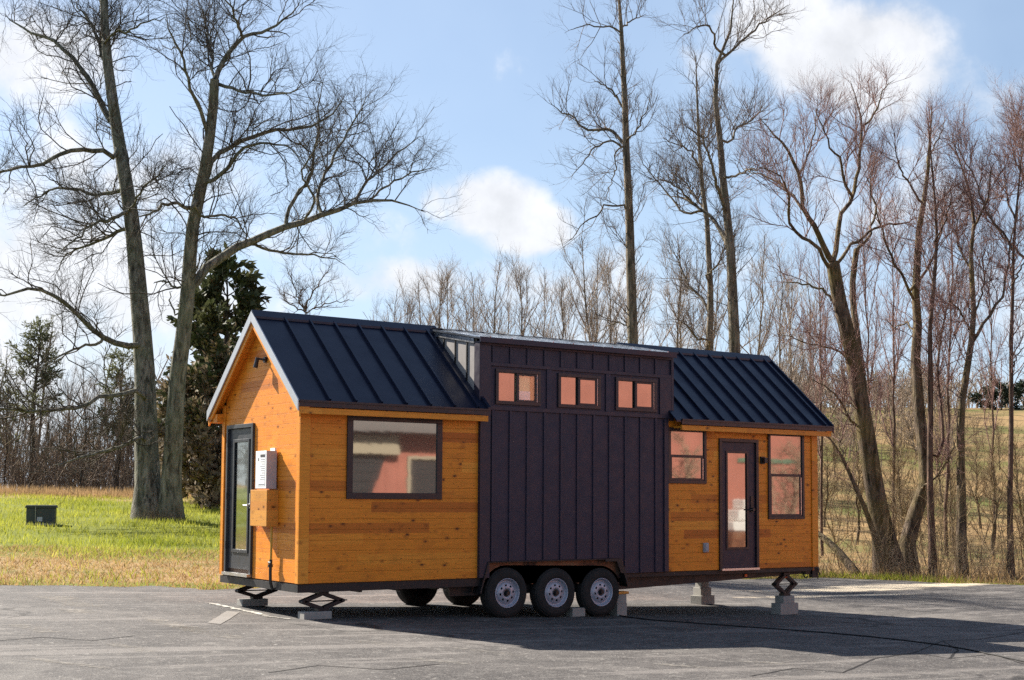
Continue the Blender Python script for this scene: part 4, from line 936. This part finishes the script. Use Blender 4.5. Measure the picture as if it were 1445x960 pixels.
ORD = ['first', 'second', 'third', 'fourth', 'fifth', 'sixth', 'seventh', 'eighth', 'ninth', 'tenth', 'eleventh', 'twelfth', 'thirteenth', 'fourteenth', 'fifteenth', 'sixteenth', 'seventeenth', 'eighteenth', 'nineteenth', 'twentieth']
for i, (px, tp, Dp, k) in enumerate(row):
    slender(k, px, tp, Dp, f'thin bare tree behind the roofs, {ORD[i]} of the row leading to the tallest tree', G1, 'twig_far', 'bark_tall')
G2 = 'thin bare trees between the two tall trees and the right roof'
row = [(912, 330, 76, 4), (949, 285, 70, 2), (968, 330, 88, 3), (1016, 350, 95, 0), (1060, 320, 74, 4), (1098, 300, 68, 2), (1122, 345, 84, 3), (1145, 372, 92, 0)]
for i, (px, tp, Dp, k) in enumerate(row):
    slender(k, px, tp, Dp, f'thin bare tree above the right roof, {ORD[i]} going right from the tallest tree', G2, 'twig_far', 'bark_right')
G3 = 'thin reddish bare trees among the large trees on the right'
row = [(1160, 320, 56, 4), (1236, 215, 54, 2), (1262, 300, 62, 4), (1335, 250, 56, 4), (1400, 290, 62, 2)]
for i, (px, tp, Dp, k) in enumerate(row):
    slender(k, px, tp, Dp, f'thin reddish bare tree behind the big leaning tree, {ORD[i]} from the left', G3, 'twig_right', 'bark_red', .75)
G4 = 'bare trees at the front of the wood behind the lawn'
row = [(8, 520, 62, 0), (28, 545, 70, 2), (66, 530, 66, 1), (92, 515, 72, 3), (112, 500, 63, 0), (128, 490, 68, 2), (146, 530, 75, 1), (163, 500, 62, 3), (178, 520, 66, 0), (228, 520, 70, 2), (262, 500, 66, 1), (285, 530, 72, 3)]
for i, (px, tp, Dp, k) in enumerate(row):
    slender(k, px, tp, Dp, f'dark thin bare tree in the wood left of the house, {ORD[i]} from the left edge', G4, 'wood_mass', 'bark_pine')
G5 = 'small bare trees scattered over the hillside'
row = [(1163, 612, 70, 3), (1178, 590, 95, 1), (1208, 600, 62, 0), (1229, 575, 110, 3), (1262, 585, 75, 1), (1272, 612, 58, 3), (1330, 590, 82, 0), (1343, 615, 60, 1), (1384, 600, 70, 3), (1400, 622, 55, 0), (1411, 590, 98, 1), (1437, 605, 64, 3)]
for i, (px, tp, Dp, k) in enumerate(row):
    slender(k, px, tp, Dp, f'small bushy bare tree on the dry hillside, {ORD[i]} going right from the house', G5, 'brush', 'bark_right', 1.7)
# ---- evergreens
def leaf_mesh(name, P, d, size, rng, asp=.45):
    """small two-triangle sprays at points P, growing along d"""
    n = len(P); L = rng.uniform(size[0], size[1], n)[:, None]; d = nrm(d+rng.normal(size=(n, 3))*.55)
    s = nrm(np.cross(d, rng.normal(size=(n, 3))))*L*asp
    a = P; b = P+d*L*.5+s; c = P+d*L; e = P+d*L*.5-s
    v = np.stack([a, b, c, e], 1).reshape(-1, 3); f = np.arange(4*n).reshape(n, 4)
    return np_mesh(name, v, [f], flat=True)
def conifer(name, label, px, top, D, halfw, seed, dens, mleaf, mbrown, bare=.1, shape=.75, group=None, browns=.0, wid=.28, nbk=40, lsz=(.14, .34)):
    rng = np.random.default_rng(seed); p = at(px, 700, D); x, y = p[0], p[1]; z = Hp(x, y); h = at(px, top, D)[2]-z; Wd = halfw*D/F
    r = empty(name, (x, y, z), label, 'tree', group)
    tz = np.linspace(0, 1, 10); tP = np.stack([np.cumsum(rng.normal(size=10)*.05), np.cumsum(rng.normal(size=10)*.05), tz*h-.2], 1)[None]; tP[:, 0, :2] = 0; tR = (.022*h*(1-.9*tz))[None]
    tube_obj('trunk', [(tP, tR, 9)], M['bark_pine'], r)
    nb = int(nbk*h/8); t = rng.uniform(bare, .99, nb); ang = rng.uniform(0, 2*PI, nb)
    ln = Wd*(1.05-t)**shape*rng.uniform(.6, 1.12, nb)+.15
    d = np.stack([np.cos(ang), np.sin(ang), rng.uniform(-.05, .45, nb)+.5*t], 1); d = nrm(d)
    p0 = np.stack([np.interp(t, tz, tP[0, :, 0]), np.interp(t, tz, tP[0, :, 1]), t*h-.2], 1)
    K = 7; B = [p0]; 
    for k in range(K-1):
        d = nrm(d+rng.normal(size=d.shape)*.12+np.array([0, 0, .05])); B.append(B[-1]+d*(ln/(K-1))[:, None])
    B = np.stack(B, 1); R = (.012+.018*ln)[:, None]*np.linspace(1, .3, K)
    S = spawn((B, R), nb*7, (.25, 1), (.35, .95), (.4, 1.1), .15, .15, 4, .6, .02, rng, .4)
    tube_obj('branches', [(B, R, 4), (S[0], S[1], 3)], M['bark_pine'], r)
    n = int(dens*nb); i = rng.integers(0, len(S[0]), n); q = rng.uniform(0, 2.999, n); k = q.astype(int); f = (q-k)[:, None]
    P = S[0][i, k]*(1-f)+S[0][i, k+1]*f+rng.normal(size=(n, 3))*.07; dd = nrm(S[0][i, k+1]-S[0][i, k])
    br = rng.random(n) < browns*(1-P[:, 2]/h)*1.5
    link('foliage', leaf_mesh('foliage', P[~br], dd[~br], lsz, rng, wid), mleaf, r)
    if br.any(): link('foliage', leaf_mesh('foliage', P[br], dd[br], (.15, .40), rng, .2), mbrown, r, 'brown dry foliage low on the tree')
    return r
conifer('evergreen_tree', 'dark green evergreen standing behind the gable end of the house', 318, 375, 54, 105, 51, 170, M['cedar_leaf'], M['cedar_brown'], .0, .62, browns=.5, nbk=85, lsz=(.22, .55), wid=.2)
conifer('evergreen_tree', 'lower brownish evergreen between the oak trunks and the gable end', 286, 452, 50, 75, 52, 200, M['cedar_leaf'], M['cedar_brown'], .0, .40, browns=1.0, nbk=95)
conifer('pine_tree', 'sparse dark pine left of the oak, tallest tree of the far wood', 45, 462, 68, 62, 53, 75, M['pine_leaf'], M['cedar_brown'], .45, .45, wid=.12)
conifer('pine_tree', 'thin pine just left of the oak trunks', 163, 500, 66, 45, 54, 90, M['pine_leaf'], M['cedar_brown'], .4, .45, wid=.12)
conifer('pine_tree', 'pine at the left edge of the photo', -6, 515, 66, 45, 55, 65, M['pine_leaf'], M['cedar_brown'], .35, .45, wid=.12)
for i, (px, tp, w_) in enumerate([(1388, 558, 20), (1402, 548, 22), (1416, 541, 22), (1430, 546, 24), (1446, 540, 22)]):
    conifer('far_evergreen', f'dark evergreen on the hill crest at the right edge, {ORD[i]} from the left', px, tp, 152, w_, 60+i, 60, M['far_green'], None, .02, .6, group='evergreens on the hill crest', wid=.5)
# ---- uncountable growth: far wood, hillside scrub, undergrowth, grass
def stems(name, u, Dd, hts, seed, mat, per, rad, twl, lean=.18, wig=.12):
    rng = np.random.default_rng(seed); n = len(u); X, Y = XY(u, Dd); Z = H(X, Y)
    d = nrm(np.stack([rng.normal(size=n)*lean, rng.normal(size=n)*lean, np.ones(n)], 1)); P = [np.stack([X, Y, Z-.1], 1)]
    for k in range(5):
        d = nrm(d+rng.normal(size=d.shape)*wig); P.append(P[-1]+d*(hts/5)[:, None])
    P = np.stack(P, 1); R = (rad*np.clip(hts/2.5, .4, 3))[:, None]*np.linspace(1, .3, 6)
    T1 = spawn((P, R), n*per, (.2, 1), twl, (.4, 1.1), .2, .2, 4, .7, rad*.7, rng, .3)
    T2 = spawn(T1, n*per*2, (.2, 1), (twl[0]*.5, twl[1]*.5), (.4, 1.0), .15, .2, 3, .85, rad*.5, rng, .3)
    return tag(tube_obj(name, [(P, R, 4), (T1[0], T1[1], 3), (T2[0], T2[1], 3)], mat), None, None, None, 'stuff')
r = np.random.default_rng(71)
n = 760; uf = r.uniform(-90, -3, n); tag(stems('far_wood', uf, np.where(uf < -36, r.uniform(46, 90, n), r.uniform(66, 98, n)), r.uniform(3.5, 9.5, n)*np.where(r.random(n) < .6, .55, 1), 72, M['wood_mass'], 10, .032, (.7, 2.6)), 'brown leafless wood behind the lawn', 'wood')
n = 2400; tag(stems('undergrowth', r.uniform(-60, -4, n), r.uniform(60, 76, n), r.uniform(.8, 4.2, n), 73, M['wood_mass'], 8, .024, (.4, 1.5)), 'dark brushy undergrowth at the edge of the wood', 'undergrowth')
n = 1100; u = r.choice(r.uniform(4.5, 26, 60), n)+r.normal(size=n)*.35; dd = edge(u)+.3+r.gamma(1.3, 2.4, n)
tag(stems('brush_thicket', u, dd, np.where(r.random(n) < .8, r.uniform(.25, 1.3, n), r.uniform(1.3, 3.2, n)), 74, M['brush'], 6, .010, (.25, .9), .28), 'tan leafless brush tangled along the far edge of the lot', 'brush')
n = 1300; u = r.choice(r.uniform(3, 42, 260), n)+r.normal(size=n)*.8; dd = r.uniform(44, 125, n)
tag(stems('hillside_scrub', u, dd, r.uniform(.6, 3.4, n), 75, M['brush'], 7, .026, (.4, 1.4), .25), 'leafless scrub scattered over the dry hillside', 'scrub')
n = 1500; u = r.uniform(0, 80, n); dd = r.uniform(98, 178, n); k = (u/dd < .33) | (dd > 160); u, dd = u[k], dd[k]; n = len(u)
tag(stems('hilltop_wood', u, dd, r.uniform(1.5, 5.0, n)*np.clip((dd-60)/80, .4, 1.2), 76, M['wood_mass'], 9, .07, (.8, 2.6), .15), 'pale leafless wood along the top of the hill', 'wood')
n = 900; u = r.uniform(6, 24, n); dd = edge(u)+.5+r.gamma(1.4, 1.3, n)
tag(stems('dark_undergrowth', u, dd, r.uniform(.25, 1.3, n), 78, M['wood_mass'], 7, .009, (.2, .6), .35), 'dark low brush round the feet of the trees right of the house', 'brush')
def blades(name, u, Dd, ht, wd, seed, mat, label, cat, lean=.35):
    rng = np.random.default_rng(seed); n = len(u); X, Y = XY(u, Dd); Z = H(X, Y)
    b = np.stack([X, Y, Z-.01], 1); a = rng.uniform(0, 2*PI, n); s = np.stack([np.cos(a), np.sin(a), 0*a], 1)*(wd*.5)[:, None]
    t = b+np.stack([rng.normal(size=n)*lean, rng.normal(size=n)*lean, np.ones(n)], 1)*ht[:, None]
    v = np.stack([b-s, b+s, t], 1).reshape(-1, 3)
    return tag(link(name, np_mesh(name, v, [np.arange(3*n).reshape(n, 3)], flat=True), mat), label, cat, None, 'stuff')
n = 150000; u = -4-r.random(n)**1.3*34; dd = edge(u)+.3+r.random(n)**1.1*34
p = .5+.5*np.sin(u*1.1+np.sin(dd*.7)*2)*np.sin(dd*.9+u*.3); k = r.random(n) < .25+.75*p
q = dd-edge(u)+1.6*np.sin(u*.8+1)*np.sin(u*.37); k &= r.random(n) < np.where(q < 1.6, .35, np.clip((q-4.6)/3.5, .06, 1))
u, dd, p = u[k], dd[k], p[k]
blades('lawn_grass', u, dd, r.uniform(.05, .13, len(u))*(1+.9*p), r.uniform(.012, .03, len(u)), 81, M['blade'], 'bright green grass of the lawn left of the house', 'grass')
n = 75000; u = np.where(r.random(n) < .8, r.uniform(-30, -3, n), r.uniform(-3, 40, n)); dd = edge(u)+np.where(u < 0, r.random(n)*8.5, r.gamma(1.6, .8, n))-.15
blades('dead_grass', u, dd, r.uniform(.03, .11, n), r.uniform(.010, .03, n), 82, M['straw'], 'straw coloured dead grass along the edge of the lot', 'grass', .8)
n = 26000; u = r.uniform(-60, -8, n); dd = r.normal(56.8, .9, n)
blades('tall_dry_grass', u, dd, r.uniform(.15, .5, n), r.uniform(.015, .035, n), 83, M['tan_blade'], 'tall tan dry grass along the top of the lawn', 'grass', .2)
n = 45000; u = r.uniform(2, 60, n); dd = edge(u)+.4+r.random(n)**1.5*85
blades('hill_grass', u, dd, r.uniform(.08, .42, n), r.uniform(.02, .05, n), 84, M['tan_blade'], 'dry tan grass over the slope right of the house', 'grass', .3)
n = 9000; u = r.uniform(6, 30, n); dd = edge(u)+r.gamma(1.5, .5, n)
k = np.sin(u*.9)+r.normal(size=n)*.4 > .1
blades('verge_grass', u[k], dd[k], r.uniform(.06, .22, k.sum()), r.uniform(.012, .03, k.sum()), 85, M['blade'], 'green grass tufts at the far edge of the lot', 'grass', .4)
# clump at the foot of the oak
b = at(226, 738, 41.2); ub_, db_ = UD(b[0], b[1]); n = 160
tag(stems('oak_sprouts', r.normal(ub_, .5, n), r.normal(db_, .25, n), r.uniform(.2, .75, n), 77, M['brush'], 4, .006, (.12, .35), .3), 'dry sprouts round the foot of the oak', 'sprouts')
# ------------------------------------------------------------------ the red metal building across the lot (seen in the window glass)
BY = -20.0
def gz(x, y): return Hp(x, y)
bld = empty('red_building', (20, BY, gz(20, BY)), 'red metal building across the lot mirrored in the windows', 'building')
def bloc(o): o.location = (-20, -BY, -gz(20, BY)); return o
m = MB(); m.box(6, 46, BY-9, BY, -1, 7.2)
x = 6.2
while x < 46: m.prism([(x, BY), (x+.03, BY+.03), (x+.07, BY+.03), (x+.10, BY)], 2, -.6, 7.2); x += .38
bloc(m.build('wall', M['red_metal'], bld))
m = MB(); m.prism([(BY+.7, 7.1), (BY-4.5, 8.6), (BY-9.7, 7.1), (BY-9.7, 7.25), (BY-4.5, 8.75), (BY+.7, 7.25)], 0, 5.4, 46.6); bloc(m.build('roof', M['roof'], bld))
m = MB(); m.box(6.0, 15.2, BY+.035, BY+.75, 3.70, 3.9); m.box(6.0, 15.2, BY+.035, BY+.5, 3.9, 4.9); bloc(m.build('awning', M['grey_soffit'], bld))
m = MB(); m.prism([(8.2, -.5), (10.9, -.5), (12.3, 3.0), (8.2, 3.0)], 1, BY+.035, BY+.09)  # added panel; its slanted edge puts a diagonal shade into the shape
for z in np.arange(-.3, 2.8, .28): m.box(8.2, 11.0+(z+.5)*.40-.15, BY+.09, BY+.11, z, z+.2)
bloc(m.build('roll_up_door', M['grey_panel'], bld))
m = MB(); m.box(10.6, 12.65, BY+.04, BY+.30, 3.04, 3.62); m.box(14.0, 15.1, BY+.76, BY+.86, 3.72, 4.1); bloc(m.build('header_beam', M['cream'], bld))
m = MB(); m.box(13.05, 13.17, BY+.04, BY+.14, -.5, 3.02); m.box(13.17, 16.5, BY+.04, BY+.14, 2.92, 3.02); m.box(16.5, 16.62, BY+.04, BY+.14, -.5, 3.02); bloc(m.build('door_frame', M['cream'], bld))
m = MB(); m.box(13.17, 16.5, BY+.035, BY+.06, -.5, 2.92); m.box(14.1, 14.16, BY+.06, BY+.09, -.5, 2.92); bloc(m.build('door', M['grey_panel'], bld))
m = MB(); m.box(27.0, 46, BY+.035, BY+.06, 3.1, 3.25); bloc(m.build('trim_band', simple('green_trim', (.10,.22,.14), .5), bld))
tp = empty('covered_stack', (25.9, -18.6, gz(25.9, -18.6)), 'white boxes under a white sheet in front of the red building', 'covered stack')
m = MB(); m.box(-.8, .8, -.4, .4, 1.0, 1.35); m.box(-.5, .6, -.35, .35, 1.37, 1.75); m.box(-.2, .55, -.3, .3, 1.77, 2.1); m.build('box_stack', M['white_tarp'], tp, bevel=.05)
m = MB(); m.box(-.9, .9, -.45, .45, 0, .98); m.build('crate', M['rust'], tp, bevel=.03)
for i, (x, y) in enumerate([(26.5, -17.0), (22.0, -17.2)]):
    rg = np.random.default_rng(300+i); rt = empty('crepe_myrtle', (x, y, gz(x, y)), ('pale' if i == 0 else 'second pale')+' leafless shrub tree before the red building', 'tree')
    zz = np.linspace(0, 1, 8); ns = 6
    P = np.stack([np.stack([rg.normal()*.5*zz+rg.normal(size=8)*.05, rg.normal()*.4*zz+rg.normal(size=8)*.05, zz*rg.uniform(3.0, 3.8)], 1) for _ in range(ns)]); R = np.repeat((.05*(1-.5*zz))[None], ns, 0)
    A1 = spawn((P, R), 80, (.3, 1), (.6, 1.5), (.4, 1.0), .3, .25, 6, .8, .028, rg, .3); A2 = spawn(A1, 420, (.2, 1), (.25, .7), (.4, 1.1), .2, .25, 4, .9, .018, rg, .2)
    tube_obj('trunk', [(P, R, 7)], M['myrtle'], rt); tube_obj('branches', [(A1[0], A1[1], 4), (A2[0], A2[1], 3)], M['myrtle'], rt)
# ------------------------------------------------------------------ sky, sun, camera
SUN = np.array([-.40, 1.28, 1.0]); SUN /= np.linalg.norm(SUN)
w = bpy.data.worlds.new('World'); bpy.context.scene.world = w; w.use_nodes = True
wt = NT.__new__(NT); wt.t = w.node_tree; wt.t.nodes.clear()
out = wt.n('ShaderNodeOutputWorld'); bg = wt.n('ShaderNodeBackground'); wt.l(bg.outputs[0], out.inputs[0])
sky = wt.n('ShaderNodeTexSky', sky_type='NISHITA'); sky.sun_disc = False; sky.sun_elevation = math.asin(SUN[2]); sky.sun_rotation = math.atan2(SUN[0], SUN[1])
sky.air_density = 1.0; sky.dust_density = .8; sky.ozone_density = 1.6; sky.altitude = 200
g_ = wt.n('ShaderNodeTexCoord').outputs['Generated']; x, y, z = wt.sep(g_)
az = wt.math('ARCTAN2', x, y); el = wt.math('ARCSINE', z)
def ang(px, py):
    d = ray(px, py); d = d/np.linalg.norm(d); return math.atan2(d[0], d[1]), math.asin(d[2])
# clouds: (centre, half sizes in pixels of the photograph's angular scale, weight)
BLOB = [(700,290,84,58,1.7),(742,322,84,46,1.5),(640,285,50,35,.8),(1185,75,140,75,1.3),(1100,30,110,60,.9),(1250,110,90,70,.8),(1010,120,60,40,.2),(545,395,130,42,1.1),(450,350,150,55,.5),
        (60,400,220,130,1.2),(110,300,200,120,.45),(30,70,140,80,.9),(330,250,110,60,.45),(250,420,190,70,.9),(60,540,330,110,.9),(900,420,200,70,.35),(1250,300,160,70,.3),(1380,420,160,60,.45),(1400,150,120,40,.15),(800,400,140,45,.5)]
cl = None
for px, py, rx, ry, wgt in BLOB:
    a0, e0 = ang(px, py); ra, re = rx/F, ry/F
    da = wt.math('DIVIDE', wt.math('SUBTRACT', az, a0), ra/math.cos(e0)); de = wt.math('DIVIDE', wt.math('SUBTRACT', el, e0), re)
    q = wt.math('SUBTRACT', 1.0, wt.math('ADD', wt.math('MULTIPLY', da, da), wt.math('MULTIPLY', de, de)))
    q = wt.math('MULTIPLY', wt.math('MAXIMUM', q, -3.0), wgt)
    cl = q if cl is None else wt.math('SMOOTH_MAX', cl, q, .25)
n1 = wt.noise(g_, 9, 8, .6, .3); n2 = wt.noise(g_, 3.2, 5, .55); n3 = wt.noise(g_, 26, 5, .6)
f = wt.math('ADD', cl, wt.math('MULTIPLY', wt.math('SUBTRACT', n1, .5), 2.5))
f = wt.math('ADD', f, wt.math('MULTIPLY', wt.math('SUBTRACT', n3, .5), 1.7))
mask = wt.mr(f, -.1, 1.0); mask.node.interpolation_type = 'SMOOTHSTEP'
veil = wt.math('MULTIPLY', wt.mr(n2, .38, .70, .28, .55), wt.mr(el, .35, .7, 1.0, .25))
hz = wt.mr(el, .02, .36, .8, .12)
SKYS, CLW = .054, 7.0
skc = wt.mix(wt.math('MAXIMUM', veil, hz), sky.outputs[0], (CLW*.66, CLW*.83, CLW*1.06))
shade = wt.mr(n3, .3, .7, .84, 1.08)
cw = wt.n('ShaderNodeVectorMath', operation='SCALE'); cw.inputs[0].default_value = (CLW*1.0, CLW*1.0, CLW*1.02); wt.l(shade, cw.inputs['Scale'])
wt.l(wt.mix(wt.math('MULTIPLY', mask, .85), skc, cw.outputs[0]), bg.inputs[0]); bg.inputs[1].default_value = SKYS
ld = bpy.data.lights.new('sun', 'SUN'); ld.energy = 5.0; ld.angle = math.radians(.53); ld.color = (1, .93, .82)
lo = bpy.data.objects.new('sun', ld); C.objects.link(lo); lo.rotation_euler = Vector(tuple(-SUN)).to_track_quat('-Z', 'Y').to_euler(); lo.location = (0, 0, 40)
cd = bpy.data.cameras.new('camera'); co = bpy.data.objects.new('camera', cd); C.objects.link(co)
cd.sensor_fit = 'HORIZONTAL'; cd.sensor_width = 36; cd.lens = F*36/1445; cd.shift_y = PY/1445; cd.clip_start = .1; cd.clip_end = 6000
mt = Matrix(((RT2[0], UP2[0], -FWD[0], CAM[0]), (RT2[1], UP2[1], -FWD[1], CAM[1]), (RT2[2], UP2[2], -FWD[2], CAM[2]), (0, 0, 0, 1)))
co.matrix_world = mt
sc = bpy.context.scene; sc.camera = co
sc.view_settings.view_transform = 'Standard'; sc.view_settings.look = 'None'; sc.view_settings.exposure = 1.45; sc.view_settings.gamma = 1
sc.render.engine = 'CYCLES'; sc.cycles.max_bounces = 4; sc.cycles.transparent_max_bounces = 4
sc.cycles.use_adaptive_sampling = True; sc.cycles.adaptive_threshold = .008; sc.cycles.use_denoising = False; sc.cycles.sample_clamp_indirect = 4
